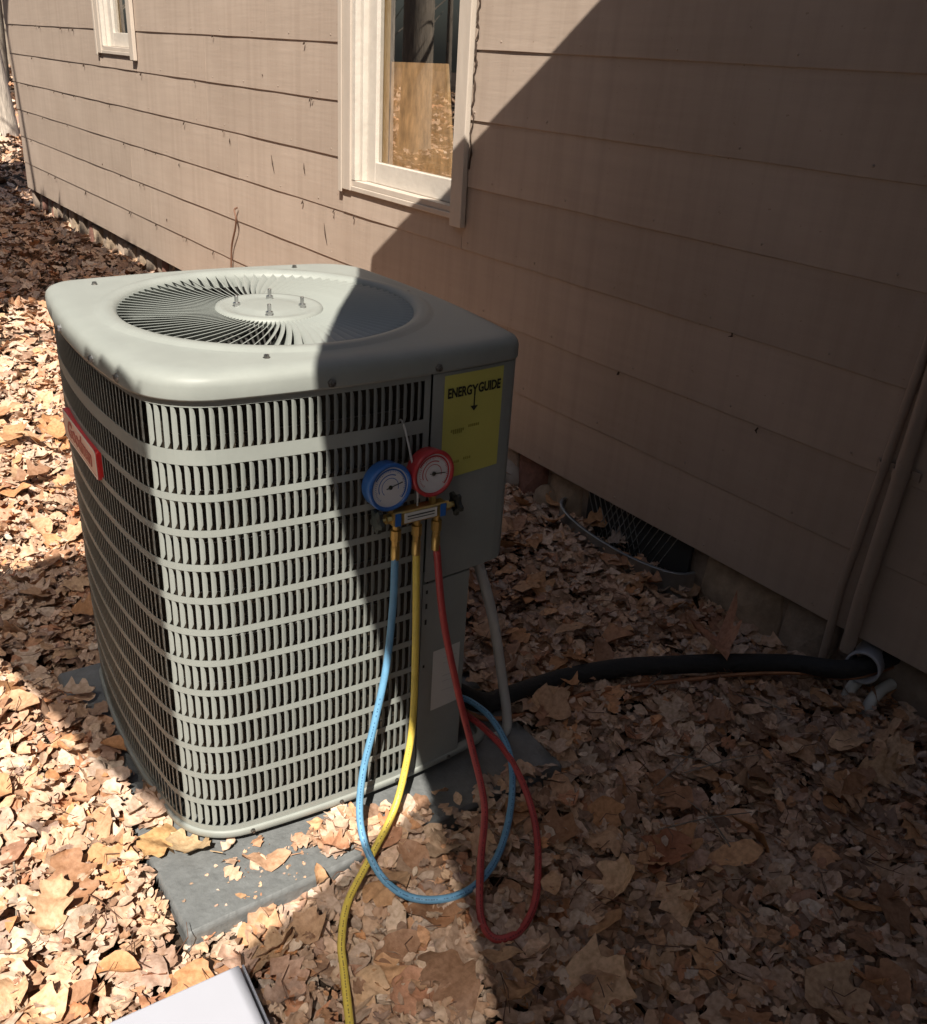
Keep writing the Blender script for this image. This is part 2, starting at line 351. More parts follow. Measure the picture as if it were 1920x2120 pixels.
# plywood leaning inside the near window
mb = MB(); mb.extrude([(wx(2.05,-.098),2.16,.70),(wx(1.5,-.098),1.46,.70),(wx(1.5,-.128),1.665,1.47),(wx(2.05,-.128),2.16,1.46)], (.014,0,0))
tag(obj('plywood_sheet', mb, M['osb']), 'large orange chipboard sheet leaning inside behind the near window pane', 'board')
mb = MB(); mb.extrude([(wx(1.5,-.135),1.52,.70),(wx(1.2,-.135),1.1,.70),(wx(1.2,-.145),1.1,1.24),(wx(1.45,-.145),1.50,1.26),(wx(1.5,-.145),1.545,1.21)], (.014,0,0))
tag(obj('plywood_offcut', mb, M['osb']), 'small orange chipboard offcut inside the window at its lower right', 'board')
# gouges, nail heads and peeling caulk
mb = MB()
for (y, z, dy, dz) in ((2.98,.99,-.03,-.085),(2.62,.99,-.01,-.05),(2.42,.74,-.03,-.10),(3.5,1.02,.0,-.03),(4.3,.80,.005,-.02),(3.05,1.36,.0,.0),(5.9,.62,.0,-.015),(4.6,.42,.004,-.02)):
    p0 = Vector((wx(y,.0075), y, z)); p1 = Vector((wx(y+dy,.0075), y+dy, z+dz)) if dz else p0 + Vector((0,.004,-.004))
    mb.tube([p0, (p0+p1)/2 + Vector((-.0008,.002,0)), p1], [.001,.0035,.0008], 5)
o_ = obj('gouges', mb, M['debris'], house); o_['kind'] = 'stuff'
mb = MB()
for c in range(0, 8):
    for k in range(24):
        y = -.9 + k*.406 + (c%2)*.13; z = ZB + c*EX + .028
        if any(w_['y0']-.02 < y < w_['y1']+.02 and z > w_['z0']-.1 for w_ in WINS) or y > Y1-.05: continue
        mb.lathe((wx(y,.0055), y, z), (-1,0,0), [(.0042,0),(.004,.0014),(.0003,.0016)], 7)
o_ = obj('nail_heads', mb, M['siding'][0], house); o_['kind'] = 'stuff'
mb = MB(); y = WINS[0]['y0'] - .030; Pk = []
for k in range(60):
    z = 1.12 + k*.014; Pk.append((wx(y,.006+random.uniform(0,.004)), y + .008*math.sin(k*.9) + random.uniform(-.006,.006), z))
mb.tube(Pk, [random.uniform(.001,.0055) for _ in Pk], 5); o_ = obj('peeling_caulk', mb, M['debris'], house); o_['kind'] = 'stuff'
# bits of web and dirt hanging under the laps
mb = MB()
for c in range(1, 7):
    for k in range(11):
        y = random.uniform(-.6, 8.2); z = ZB + c*EX - random.uniform(0, .012)
        if y < 1.4 and random.random() < .6: continue
        if any(w_['y0']-.05 < y < w_['y1']+.05 and z > w_['z0']-.02 for w_ in WINS): continue
        l = random.uniform(.004, .022) * (1.6 if random.random() < .15 else 1); r = random.uniform(.0015, .004)
        mb.tube([(wx(y,.008), y, z+.003), (wx(y,.013), y+random.uniform(-.006,.006), z-l*.5), (wx(y,.015), y+random.uniform(-.01,.01), z-l)], [r, r*1.5, r*.3], 5)
d_ = obj('lap_debris', mb, M['debris'], house); d_['kind'] = 'stuff'
# curled wire on the wall
y = 3.42
tag(obj('hanging_wire', (lambda m_: (m_.tube(spline([(wx(y,.016),3.42,.665),(wx(y,.03),3.43,.65),(wx(y,.035),3.40,.61),(wx(y,.03),3.43,.55),(wx(y,.028),3.50,.45),(wx(y,.026),3.53,.36),(wx(y,.03),3.54,.22)], 6), .0055, 6), m_)[1])(MB()), M['wire']),
    'thin rusty wire dangling from a hole in the tan siding', 'wire')
# two painted pipes running down the wall
for k, (ya, yb, r_, lab) in enumerate(((-.575, -.65, .012, 'thin tan painted pipe down the siding, farther from the sleeve'), (-.642, -.675, .020, 'thicker tan painted pipe down the siding beside the grey sleeve'))):
    mb = MB(); zb_ = (-.1, .078)[k]; mb.tube([(wx(ya,.009+r_), ya, zb_), (wx(ya,.009+r_), ya, .25), (wx(yb,.009+r_), yb, 1.3), (wx(yb,.009+r_), yb, 2.9)], r_, 12)
    pt = thing('wall_pipe', (wx(ya,.03), ya, -.1), lab, 'pipe', 'painted pipes running down the wall')
    obj('pipe', mb, M['pipe_paint'], pt)
    mb = MB(); mb.obox((wx(ya,.012), ya + (yb-ya)*.34, .62), (.003,0,0), (0,r_*2.1,0), (0,0,.012)); mb.lathe((wx(ya,.009+r_), ya + (yb-ya)*.34, .608), (0,0,1), [(r_+.002,0),(r_+.002,.024)], 14); obj('clamp', mb, M['pipe_paint'], pt)

# ------------------------------------------------------------------ air conditioner
W, D, BOW = .74, .7575, .0193; RC = [.1234, .0318, .1017, .0602]   # corner radii FL FR BR BL
HR, HT = .973, 1.013
def outline(n=24, nc=10):
    hx, hy = W/2, D/2; cs = [(-hx,-hy),(hx,-hy),(hx,hy),(-hx,hy)]
    sd = [((-hx+RC[0],-hy),(hx-RC[1],-hy),(0,-1)), ((hx,-hy+RC[1]),(hx,hy-RC[2]),(1,0)), ((hx-RC[2],hy),(-hx+RC[3],hy),(0,1)), ((-hx,hy-RC[3]),(-hx,-hy+RC[0]),(-1,0))]
    def pt(i, t):
        a, b, nn = map(Vector, sd[i]); return (a+b)/2 + (b-a)/2*t + nn*BOW*(1-t*t)
    seg = []
    for i in range(4):
        side = [pt(i, -1+2*k/(n-1)) for k in range(n)]
        j = (i+1) % 4; p0 = side[-1]; p3 = pt(j, -1)
        t0 = (side[-1]-side[-2]).normalized(); t1 = (pt(j, -1+2/(n-1)) - p3).normalized(); k_ = .55*RC[j]
        p1 = p0 + t0*k_; p2 = p3 - t1*k_
        cor = [(1-t)**3*p0 + 3*t*(1-t)**2*p1 + 3*t*t*(1-t)*p2 + t**3*p3 for t in [q/(nc+1) for q in range(1, nc+1)]]
        seg.append((side, cor))
    return seg
SEG = outline()
FULL = [p for s_, c_ in SEG for p in s_ + c_]
def offset(P, d, closed=True):
    out = []; n = len(P)
    for i in range(n):
        a = P[(i-1) % n] if closed or i > 0 else P[i]; b = P[(i+1) % n] if closed or i < n-1 else P[i]
        t = (b-a).normalized(); out.append(P[i] + Vector((t.y, -t.x))*d)
    return out
ac = thing('air_conditioner', (0, 0, 0), 'grey louvred outdoor air conditioner standing on a dark grey pad', 'air conditioner')
ring = lambda d, z: [(p.x, p.y, z) for p in offset(FULL, d)]
# hood
mb = MB(); CX, CY, RO = -.002, .004, .302
N = len(FULL)
def circ(r, z):
    out = []
    for p in FULL:
        a = math.atan2(p.y-CY, p.x-CX); out.append((CX + r*math.cos(a), CY + r*math.sin(a), z))
    return out
def mixr(d, z, k, r):
    A = offset(FULL, d); B = circ(r, z); return [(a.x*(1-k)+b[0]*k, a.y*(1-k)+b[1]*k, z) for a, b in zip(A, B)]
mb.loft([ring(.004,.968), ring(.009,.966), ring(.0095,.970), ring(.0095,.990), ring(.007,.999), ring(.001,1.006), ring(-.010,1.0105), ring(-.024,1.0125), ring(-.034,1.013), mixr(-.034,1.0135,.75,.345), circ(.345,1.014), circ(.340,1.0145), circ(.334,1.0185), circ(.322,1.0195), circ(.31,1.0185), circ(RO,1.013), circ(RO-.004,1.004), circ(RO-.005,.985)])
obj('hood', mb, M['ac'], ac)
# fan guard: hub and vanes
NV = 84
def vane_mesh():
    m_ = MB(); pts = []
    for k in range(9):
        r = .104 + (.300-.104)*k/8; sw = -.32*((r-.104)/.196) + .10*((r-.104)/.196)**2
        wd = .0085 + .0135*(k/8)
        if k == 8: wd *= .45
        th = sw; rd = Vector((math.cos(th), math.sin(th), 0)); tg = Vector((-math.sin(th), math.cos(th), 0))
        zt = 1.0125 - .004*(1-k/8)
        o = Vector((CX,CY,0)) if False else Vector((0,0,0))
        a = rd*r + Vector((0,0,zt)); lip = -tg*.0014; b = a - tg*wd*.80 + Vector((0,0,-wd*.62))
        pts.append((a, a+lip+Vector((0,0,.0006)), b))
    v = [q for p in pts for q in p]
    m_.add(v, [f for k in range(8) for f in ((3*k,3*k+3,3*k+4,3*k+1), (3*k+1,3*k+4,3*k+5,3*k+2))], True)
    return mesh_of('guard_vane', m_, M['vane'])
vm = vane_mesh()
for i in range(NV):
    o = bpy.data.objects.new('guard_vane', vm); o.location = (CX, CY, 0); o.rotation_euler.z = 2*math.pi*(i+.3)/NV; link(o, ac)
mb = MB(); mb.lathe((CX,CY,0), (0,0,1), [(.112,.996),(.113,1.004),(.109,1.0125),(.098,1.0135),(.090,1.011),(.070,1.0095),(.058,1.0135),(.045,1.0145),(.012,1.0145),(.0005,1.0145)], 64)
obj('guard_hub', mb, M['ac'], ac)
for a in (154, 67, -113, -24):
    c = Vector((CX + .067*math.cos(R(a)), CY + .067*math.sin(R(a)), 1.0095)); mb = MB()
    mb.lathe(c, (0,0,1), [(.009,0),(.009,.002),(.0075,.0025),(.0075,.008),(.004,.009),(.004,.021),(.003,.023),(.0002,.023)], 6, False); obj('hub_bolt', mb, M['steel'], ac)
mb = MB(); mb.lathe((CX,CY,0), (0,0,1), [(RO-.004,.99),(RO-.003,.86),(.27,.82),(.02,.80)], 48); obj('fan_shroud', mb, M['ac_dark'], ac)
for i in range(3):
    a0 = R(120*i+20); mb = MB(); P = []
    for k in range(6):
        a = a0 + R(-30+12*k); z = .93 + .012*k
        P += [(CX+.06*math.cos(a), CY+.06*math.sin(a), z), (CX+.28*math.cos(a+.15), CY+.28*math.sin(a+.15), z+.01)]
    mb.add(P, [(2*k,2*k+1,2*k+3,2*k+2) for k in range(5)], True); obj('fan_blade', mb, M['galv'], ac, solid=.002)
# louvred skin: bands and fins along left side, front-left corner and front
XE = .150
path = [p.copy() for p in SEG[3][0]] + [p.copy() for p in SEG[3][1]] + [p.copy() for p in SEG[0][0] if p.x < XE]
# finish exactly at XE
fr = SEG[0][0]
for a, b in zip(fr[:-1], fr[1:]):
    if a.x < XE <= b.x: path.append(a + (b-a)*((XE-a.x)/(b.x-a.x)))
L_ = [0]
for a, b in zip(path[:-1], path[1:]): L_.append(L_[-1] + (b-a).length)
def at(s):
    s = max(0, min(L_[-1]-1e-6, s))
    i = max(k for k in range(len(L_)-1) if L_[k] <= s); t = (s-L_[i])/(L_[i+1]-L_[i])
    p = path[i] + (path[i+1]-path[i])*t
    tg = (path[min(i+2,len(path)-1)] - path[max(i-1,0)]).normalized()
    return p, tg
ROWS = [(.028 + .0695*k, .028 + .0695*k + .0555) for k in range(12)] + [(.876, .953)]
edges = [(.012, ROWS[0][0])] + [(ROWS[k][1], ROWS[k+1][0]) for k in range(12)] + [(.953, .972)]
for za, zb in edges:
    mb = MB(); po = offset(path, 0, False); pi = offset(path, -.0012, False); hb = zb - za
    mb.loft([[(p.x,p.y,za+.0006) for p in pi], [(p.x,p.y,za) for p in offset(path,.0005,False)], [(p.x,p.y,zb) for p in offset(path,.0005,False)], [(p.x,p.y,zb-.0006) for p in pi]], False, False)
    obj('louver_band', mb, M['ac'], ac)
PITCH = .0158; NF = int((L_[-1]-.020)/PITCH)
def fin_mesh(h, side=1, dp=.0078):
    m_ = MB()          # local: x = along skin, y = inwards, z up
    st = [(0,.25),(.004,.62),(.010,1),(h-.016,1),(h-.006,.75),(h-.0015,.4),(h,.15)]
    P = []; lip = .0031; an = R(29)
    for z, k in st:
        P.append([(-lip*.5*(1.2 if k<.7 else 1), 0, z), (lip*.5, .0004, z), ((lip*.5 if side > 0 else -lip*.5) + side*dp*k*math.cos(an)*.5, dp*k*math.sin(an)*.45, z), ((lip*.5 if side > 0 else -lip*.5) + side*dp*k*math.cos(an), dp*k*math.sin(an), z)])
    m_.loft(P, False, False); return mesh_of('louver_fin', m_, M['ac'])
fm = {(0,1): fin_mesh(.0555), (1,1): fin_mesh(.077), (0,-1): fin_mesh(.0555,-1,.010), (1,-1): fin_mesh(.077,-1,.010), (0,2): fin_mesh(.0555,1,.0064), (1,2): fin_mesh(.077,1,.0064)}
rest = MB(); count = 0
for ri in range(12, -1, -1):
    za, zb = ROWS[ri]
    for k in range(NF):
        s = .014 + k*PITCH; p, tg = at(s); me = fm[(1 if ri == 12 else 0, -1 if tg.y < -.86 else 2 if tg.y < -.12 else 1)]
        rot = Matrix.Rotation(math.atan2(tg.y, tg.x), 4, 'Z'); T = Matrix.Translation((p.x, p.y, za)) @ rot
        if count < 300 and (p.x > -.335 and p.y < 0):
            o = bpy.data.objects.new('louver_fin', me); o.location = (p.x, p.y, za); o.rotation_euler.z = math.atan2(tg.y, tg.x); link(o, ac); count += 1
        else:
            rest.add([T @ v.co for v in me.vertices], [tuple(pl.vertices) for pl in me.polygons])
o = obj('louver_fins', rest, M['ac'], ac); o['kind'] = 'stuff'
mb = MB(); xe_ = [XE-.014, XE-.007, XE]; pe = [Vector((x, [p.y for p in path][-1] + (path[-1].y-path[-2].y)/(path[-1].x-path[-2].x)*(x-XE))) for x in xe_]
mb.loft([[(p.x,p.y,.013) for p in offset(pe,-.002,False)], [(p.x,p.y,.0125) for p in offset(pe,.0012,False)], [(p.x,p.y,.971) for p in offset(pe,.0012,False)], [(p.x,p.y,.971) for p in offset(pe,-.002,False)]], False, False); obj('louver_edge', mb, M['ac'], ac)
# coil behind
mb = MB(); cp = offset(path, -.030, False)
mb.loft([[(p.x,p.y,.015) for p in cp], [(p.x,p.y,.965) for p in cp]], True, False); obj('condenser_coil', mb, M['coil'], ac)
mb = MB()
for z in [.06+.104*k for k in range(9)]: mb.tube([(p.x,p.y,z) for p in offset(path,-.0285,False)[::3]], .0014, 5)
o = obj('coil_wires', mb, M['rust'], ac)
# guard wires just inside the fins
# remaining skin: right side, back
sk = [p for p in SEG[1][0] if p.y > -.25] + SEG[1][1] + SEG[2][0] + SEG[2][1] + [SEG[3][0][0]]
mb = MB(); mb.loft([[(p.x,p.y,.012) for p in sk], [(p.x,p.y,.97) for p in sk]], True, False); obj('rear_panel', mb, M['ac'], ac)
up_ = [p for p in SEG[1][0] if p.y <= -.24]
mb = MB(); mb.loft([[(p.x,p.y,.515) for p in up_], [(p.x,p.y,.97) for p in up_]], True, False); obj('side_panel', mb, M['ac'], ac)
# control panel and lower service panel
front = SEG[0][0] + SEG[0][1]
def fy(x):
    for a, b in zip(front[:-1], front[1:]):
        if a.x <= x <= b.x: return a.y + (b.y-a.y)*(x-a.x)/(b.x-a.x)
    return front[-1].y
xsP = [.1515 + .026*k for k in range(8)] + [.352, .362, .3685]
fp = [Vector((x, fy(x))) for x in xsP]
mb = MB(); o1 = offset(fp, .006, False); o0 = offset(fp, -.03, False)
mb.loft([[(p.x,p.y,.514) for p in o0], [(p.x,p.y,.512) for p in o1], [(p.x,p.y,.964) for p in o1], [(p.x,p.y,.964) for p in o0]], False, False)
cpn = obj('control_panel', mb, M['ac'], ac, bevel=.002)
for q in mb.f: pass
mb = MB(); xsL = [.1515 + .0245*k for k in range(6)]; lp = [Vector((x, fy(x))) for x in xsL]
mb.loft([[(p.x,p.y,.013) for p in offset(lp,-.02,False)], [(p.x,p.y,.012) for p in offset(lp,.002,False)], [(p.x,p.y,.505) for p in offset(lp,.002,False)], [(p.x,p.y,.505) for p in offset(lp,-.02,False)]], False, False)
lpn = obj('service_panel', mb, M['ac'], ac, bevel=.0015)
mb = MB(); mb.box((.271, fy(.27)+.004, .012), (.2735, -.24, .505)); mb.box((.2737, -.2425, .012), (.372, -.24, .512)); mb.box((.2737, fy(.3)+.02, .5055), (.36, -.243, .511)); obj('valve_recess', mb, M['ac'], ac)
for z_ in (.43, .355): pass
# slots and holes along the seam of the lower panel
mb = MB()
for z_, h_ in ((.60,.006),(.575,.008),(.54,.012),(.50,.012),(.385,.006)):
    mb.obox((.162, fy(.162)-.0024, z_-.09), (.0022,0,0), (0,.0006,0), (0,0,h_/2))
obj('panel_hole', mb, M['ac_dark'], lpn)
# base pan
mb = MB(); mb.loft([ring(-.02,-.002), ring(.002,-.004), ring(.0055,-.001), ring(.0055,.010), ring(.0035,.0135), ring(-.012,.0138)]); obj('base_pan', mb, M['ac'], ac)
for sx, sy in ((-1,-1),(1,-1),(1,1),(-1,1)):
    mb = MB(); mb.lathe((sx*.25, sy*.27, -.030), (0,0,1), [(.001,0),(.03,0),(.03,.0265)], 16); obj('foot', mb, M['ac_dark'], ac)
# screws
def screw(x=None, y=None, z=0, n=None, r=.0062, m_='rust'):
    mb_ = MB(); c = Vector((x, y, z)); mb_.lathe(c, n, [(r*1.35,0),(r*1.35,.0016),(r,.002),(r*.95,.006),(r*.4,.0066),(.0002,.0066)], 6, False); return obj('screw', mb_, M[m_], ac)
for x in (-.266, -.06, .161): screw(x, fy(x)-.0095, .977, (0,-1,0))
for x in (-.24, -.04, .10, .245): screw(x, fy(x)-.0055, .006, (0,-1,0), .004)
for s_ in (.22, .44, .56):
    p, tg = at(s_); nn = Vector((tg.y, -tg.x, 0)); q = Vector((p.x, p.y, .980)) + nn*.0095; screw(q.x, q.y, q.z, nn, .006, 'steel')
for x, y in ((-.28,.30),(.20,.33),(.33,.0),(-.15,-.335)): screw(x, y, 1.013, (0,0,1), .005)
# yellow energy label on the control panel
def on_panel(x, z, d=.0075): return Vector((x, fy(x)-d, z))
lab = MB(); LX = [.178+.0245*k for k in range(7)]
lab.loft([[on_panel(x, .742 + .0006*k, .0075) for k, x in enumerate(LX)], [on_panel(x, .9575, .0075) for x in LX]], True, False)
lb = obj('energy_label', lab, M['yellow_label'], ac)
ang = math.atan2(fy(.325)-fy(.178), .147)
def on_label(x, z, d=.0082): return Matrix.Translation(on_panel(x, z, d)) @ Matrix.Rotation(ang, 4, 'Z') @ Matrix.Rotation(R(90), 4, 'X')
SC = Matrix.Diagonal((.72,1,1,1))
text_mesh('lettering', 'ENERG', .027, M['ink'], lb, on_label(.2155, .920) @ SC, .0008, .0003)
text_mesh('lettering', 'GUIDE', .027, M['ink'], lb, on_label(.2895, .921) @ SC, .0008, .0003)
text_mesh('lettering', 'Y', .031, M['ink'], lb, on_label(.2525, .918) @ SC, .0008, .0003)
mb = MB(); c = on_panel(.2525, .897, .0081)
mb.obox(c, (.0013,0,0), (0,.0003,0), (0,0,.012)); mb.add([c+Vector((-.009,-.0006,-.010)), c+Vector((.009,-.0006,-.010)), c+Vector((0,-.0006,-.021))], [(0,1,2)]); obj('arrow', mb, M['ink'], lb)
mb = MB()
for z_, xa, xb in ((.842,.20,.232),(.846,.243,.268),(.838,.205,.225),(.775,.206,.222),(.778,.235,.252)):
    k = xa
    while k < xb:
        mb.obox(on_panel(k, z_, .0079), (.0016,0,0), (0,.0002,0), (0,0,.0028)); k += .0048
obj('small_print', mb, M['faint_ink'], lb)
# white data plate low on the service panel
dp = MB(); DX = [.186+.0148*k for k in range(6)]
dp.loft([[on_panel(x,.165,.0034) for x in DX], [on_panel(x,.326,.0034) for x in DX]], True, False)
dpo = obj('data_plate', dp, M['white_label'], ac)
mb = MB()
for z_ in (.30,.285,.25,.235,.21):
    mb.obox(on_panel(.222, z_, .0038), (.028,0,0), (0,.0002,0), (0,0,.0009))
obj('small_print', mb, M['whip'], dpo)
# badge on the left side
bc, bt = at(.278)
by0, by1, bz0, bz1 = .235, -.07, .685, .785
bx_ = lambda y: min(p.x for p in path if abs(p.y-y) < .06) 
mb = MB()
X = -W/2 - BOW - .004
def rrect(y0, y1, z0, z1, r, x):
    out = []
    for cy, cz, a0 in ((y0-r, z0+r, 180), (y1+r, z0+r, 270), (y1+r, z1-r, 0), (y0-r, z1-r, 90)):
        for k in range(5):
            a = R(a0 + 90*k/4); out.append((x, cy - r*math.cos(a)*1, cz + r*math.sin(a)))
    return out
mb.extrude(rrect(.215, -.062, .714, .779, .010, X-.0015), (.012,0,0)); bd = obj('name_badge', mb, M['red'], ac, bevel=.002)
mb = MB(); a = rrect(.2135,-.0605,.7155,.7775,.0095,X-.0023); b = rrect(.208,-.055,.721,.772,.007,X-.0027); n_ = len(a)
mb.add(a+b, [(i,(i+1)%n_,n_+(i+1)%n_,n_+i) for i in range(n_)]); obj('badge_rim', mb, M['badge_edge'], bd)
mb = MB(); b2 = rrect(.2075,-.0545,.7215,.7715,.007,X-.0021); mb.add(b2, [tuple(range(n_))]); obj('badge_face', mb, M['badge_face'], bd)
mt = Matrix.Translation((X-.0026, .078, .7465)) @ Matrix.Rotation(R(-90), 4, 'Z') @ Matrix.Rotation(R(90), 4, 'X')
text_mesh('badge_lettering', 'Goodman', .052, M['badge_text'], bd, mt, .0012, .0006, shear=.25, spacing=.92)

# service valves and the line set, whip
mb = MB(); mb.lathe((.305,-.2435,.10), (0,-1,0), [(.016,0),(.016,.05),(.011,.052),(.011,.075),(.001,.076)], 8, False); obj('service_valve', mb, M['brass'], ac)
mb = MB(); mb.lathe((.335,-.2435,.045), (0,-1,0), [(.012,0),(.012,.04),(.008,.042),(.008,.06),(.001,.061)], 8, False); obj('service_valve', mb, M['brass'], ac)
mb = MB(); mb.tube(spline([(.31,-.262,.095),(.36,-.262,.06),(.434,-.265,.005),(.52,-.26,-.008),(.70,-.265,-.012),(.86,-.31,-.005),(1.0,-.37,-.005),(1.157,-.452,.0),(1.30,-.56,.015),(1.37,-.675,.045),(1.52,-.725,.075)], 8), .026, 14)
lt = thing('refrigerant_line', (.9, -.31, -.06), 'black foam insulated refrigerant line across the leaves to the wall', 'pipe')
obj('insulation', mb, M['black_foam'], lt)
mb = MB(); mb.tube(spline([(.335,-.29,.045),(.42,-.31,-.01),(.55,-.325,-.03),(.70,-.335,-.025),(.86,-.365,-.03),(1.0,-.415,-.03),(1.16,-.485,-.02),(1.30,-.585,.0),(1.38,-.69,.022),(1.52,-.735,.045)], 8), .0065, 10)
obj('bare_copper_line', mb, M['copper'], lt)
mb = MB(); ax = Vector((-1,-.33,.10)).normalized(); c = Vector((1.402,-.700,.058))
mb.lathe(c, ax, [(.046,-.10),(.0475,0),(.0475,.012),(.041,.013),(.040,-.08)], 32); tag(obj('pipe_sleeve', mb, M['pvc_grey']), 'grey plastic sleeve in the foundation round the black line', 'pipe')
for k, dy in enumerate((-.012, -.066)):
    mb = MB(); y_ = -.665+dy*1.2; mb.tube(spline([(wx(y_,-.06),y_,-.005),(wx(y_,-.01),y_,-.01),(wx(y_,.03),y_-.003,-.035),(wx(y_,.048),y_-.006,-.085)], 6), .0165, 14, True)
    tag(obj('drain_elbow', mb, M['pvc']), ('white plastic drain elbow under the sleeve, farther from camera' , 'white plastic drain elbow under the sleeve, nearer to camera')[k], 'pipe', 'white drain elbows under the sleeve')
mb = MB(); mb.tube(spline([(.325,-.335,.50),(.341,-.34,.458),(.385,-.345,.315),(.425,-.35,.129),(.438,-.36,.04),(.432,-.37,-.01),(.40,-.36,-.03)], 8), .0125, 12)
wt = thing('electrical_whip', (.43, -.36, -.05), 'pale grey electrical conduit hanging from the control box', 'conduit'); obj('conduit', mb, M['whip'], wt)
mb = MB(); mb.lathe((.322,-.333,.511), (.25,-.02,-1), [(.019,0),(.019,.02),(.014,.022),(.014,.034)], 8, False); obj('connector', mb, M['galv'], wt)

# ------------------------------------------------------------------ pad
pd = MB(); poly = [(-.436,-.540),(.50,-.520),(.505,.43),(-.462,.43)]
v = []
for (i, z) in ((.0,-.10),(.0,-.036),(.006,-.030)):
    cx_, cy_ = .02, -.05; v.append([(x + (i if x < 0 else -i), y + (i if y < 0 else -i), z) for x, y in poly])
pd.loft(v, False); pd.add(v[-1], [(0,1,2,3)])
tag(obj('equipment_pad', pd, M['pad'], bevel=.006, seg=3), 'dark grey plastic equipment pad under the air conditioner, its front corner bare', 'pad')

# ------------------------------------------------------------------ gauge manifold and hoses
gm = thing('gauge_manifold', (.09,-.455,.70), 'brass two gauge manifold hooked on the front louvres', 'gauge set')
mb = MB(); mb.obox((.097,-.452,.7115), (.060,0,0), (0,.012,0), (0,0,.0145)); obj('manifold_body', mb, M['brass'], gm, bevel=.003)
mb = MB(); mb.obox((.097,-.4650,.7115), (.036,0,0), (0,.0006,0), (0,0,.010)); lbm = obj('manifold_label', mb, M['white_label'], gm)
mb = MB(); mb.obox((.097,-.4659,.7145), (.030,0,0), (0,.0002,0), (0,0,.0012)); mb.obox((.097,-.4659,.7085), (.030,0,0), (0,.0002,0), (0,0,.0008)); obj('small_print', mb, M['ink'], lbm)
for x in (.047, .147):
    mb = MB(); mb.obox((x,-.4655,.7115), (.0065,0,0), (0,.0008,0), (0,0,.0135)); obj('blue_cap', mb, M['blue_pl'], gm, bevel=.001)
def gauge(c, col, lab, needle):
    c = Vector(c); ax = Vector((.05,-1,.06)).normalized(); mb_ = MB()
    mb_.lathe(c, ax, [(.001,-.030),(.040,-.030),(.0455,-.024),(.0465,-.004),(.0475,.004),(.0455,.007),(.0405,.007),(.039,.003)], 40)
    g = obj('pressure_gauge', mb_, M[col], gm); g['label'] = lab
    mb_ = MB(); mb_.lathe(c, ax, [(.0392,.0028),(.02,.003),(.0002,.003)], 40); obj('gauge_dial', mb_, M['face'], g)
    u = ax.orthogonal(); rgt = Vector((0,0,1)).cross(ax)*-1; rgt.normalize(); upv = ax.cross(rgt)*-1; upv.normalize()
    if upv.z < 0: upv = -upv
    if rgt.x < 0: rgt = -rgt
    mb_ = MB()
    for k in range(41):
        a = R(225 - 270*k/40); d = rgt*math.cos(a) + upv*math.sin(a); l = .004 if k % 5 == 0 else .0022
        mb_.obox(c + ax*.0036 + d*(.033-l/2), d*l/2, d.cross(ax)*.0004, ax*.0002)
    obj('scale_marks', mb_, M[col], g)
    mb_ = MB()
    for r0, r1, a0, a1 in ((.0335,.0365,-45,150),(.024,.026,200,60),(.0175,.0188,225,-20)):
        Q = []
        for k in range(25):
            a = R(a0+(a1-a0)*k/24); dd = rgt*math.cos(a) + upv*math.sin(a); Q += [c + ax*.0033 + dd*r0, c + ax*.0033 + dd*r1]
        mb_.add(Q, [(2*k,2*k+1,2*k+3,2*k+2) for k in range(24)])
    obj('scale_band', mb_, M[col], g)
    mb_ = MB(); d = rgt*math.cos(needle) + upv*math.sin(needle); mb_.obox(c + ax*.0045 + d*.009, d*.018, d.cross(ax)*.0008, ax*.0003); mb_.lathe(c + ax*.0035, ax, [(.004,0),(.004,.002),(.0002,.002)], 12); obj('needle', mb_, M['ink'], g)
    mb_ = MB(); mb_.lathe((c.x, -.452, .7255), (0,0,1), [(.0075,0),(.0075,c.z-.045-.725)], 6, False); obj('gauge_stem', mb_, M['brass'], g)
gauge((.036,-.448,.7755), 'blue_pl', 'blue rimmed low pressure gauge', R(12)); gauge((.130,-.448,.7855), 'red_pl', 'red rimmed high pressure gauge', R(-5))
for x, s_, l_ in ((.037,-1,'knob'), (.157,1,'knob')):
    mb = MB(); mb.lathe((x,-.452,.7115), (s_,0,.0), [(.010,0),(.010,.010),(.006,.011),(.006,.022)], 8, False); obj('valve_stem', mb, M['brass'], gm)
    mb = MB(); P = []
    for ring_h, rr in ((.022,.014),(.024,.021),(.031,.021),(.034,.012),(.034,.0003)):
        P.append([Vector((x + s_*ring_h, -.452 + rr*(1+.16*(1 if (k//2) % 2 else -1)*(rr > .013))*math.cos(2*math.pi*k/20), .7115 + rr*(1+.16*(1 if (k//2) % 2 else -1)*(rr > .013))*math.sin(2*math.pi*k/20))) for k in range(20)])
    mb.loft(P, False); obj('valve_knob', mb, M['knob'], gm)
for x in (.050, .097, .142):
    mb = MB(); mb.lathe((x,-.452,.6975), (0,0,-1), [(.007,0),(.007,.012),(.0105,.013),(.0105,.034),(.0085,.036),(.0080,.052),(.0002,.052)], 10, False); obj('hose_fitting', mb, M['brass'], gm)
mb = MB(); mb.tube(spline([(.096,-.452,.724),(.096,-.449,.76),(.090,-.425,.835),(.092,-.402,.868),(.094,-.385,.877),(.095,-.372,.868)], 6), .0022, 6); obj('hanging_hook', mb, M['whip'], gm)
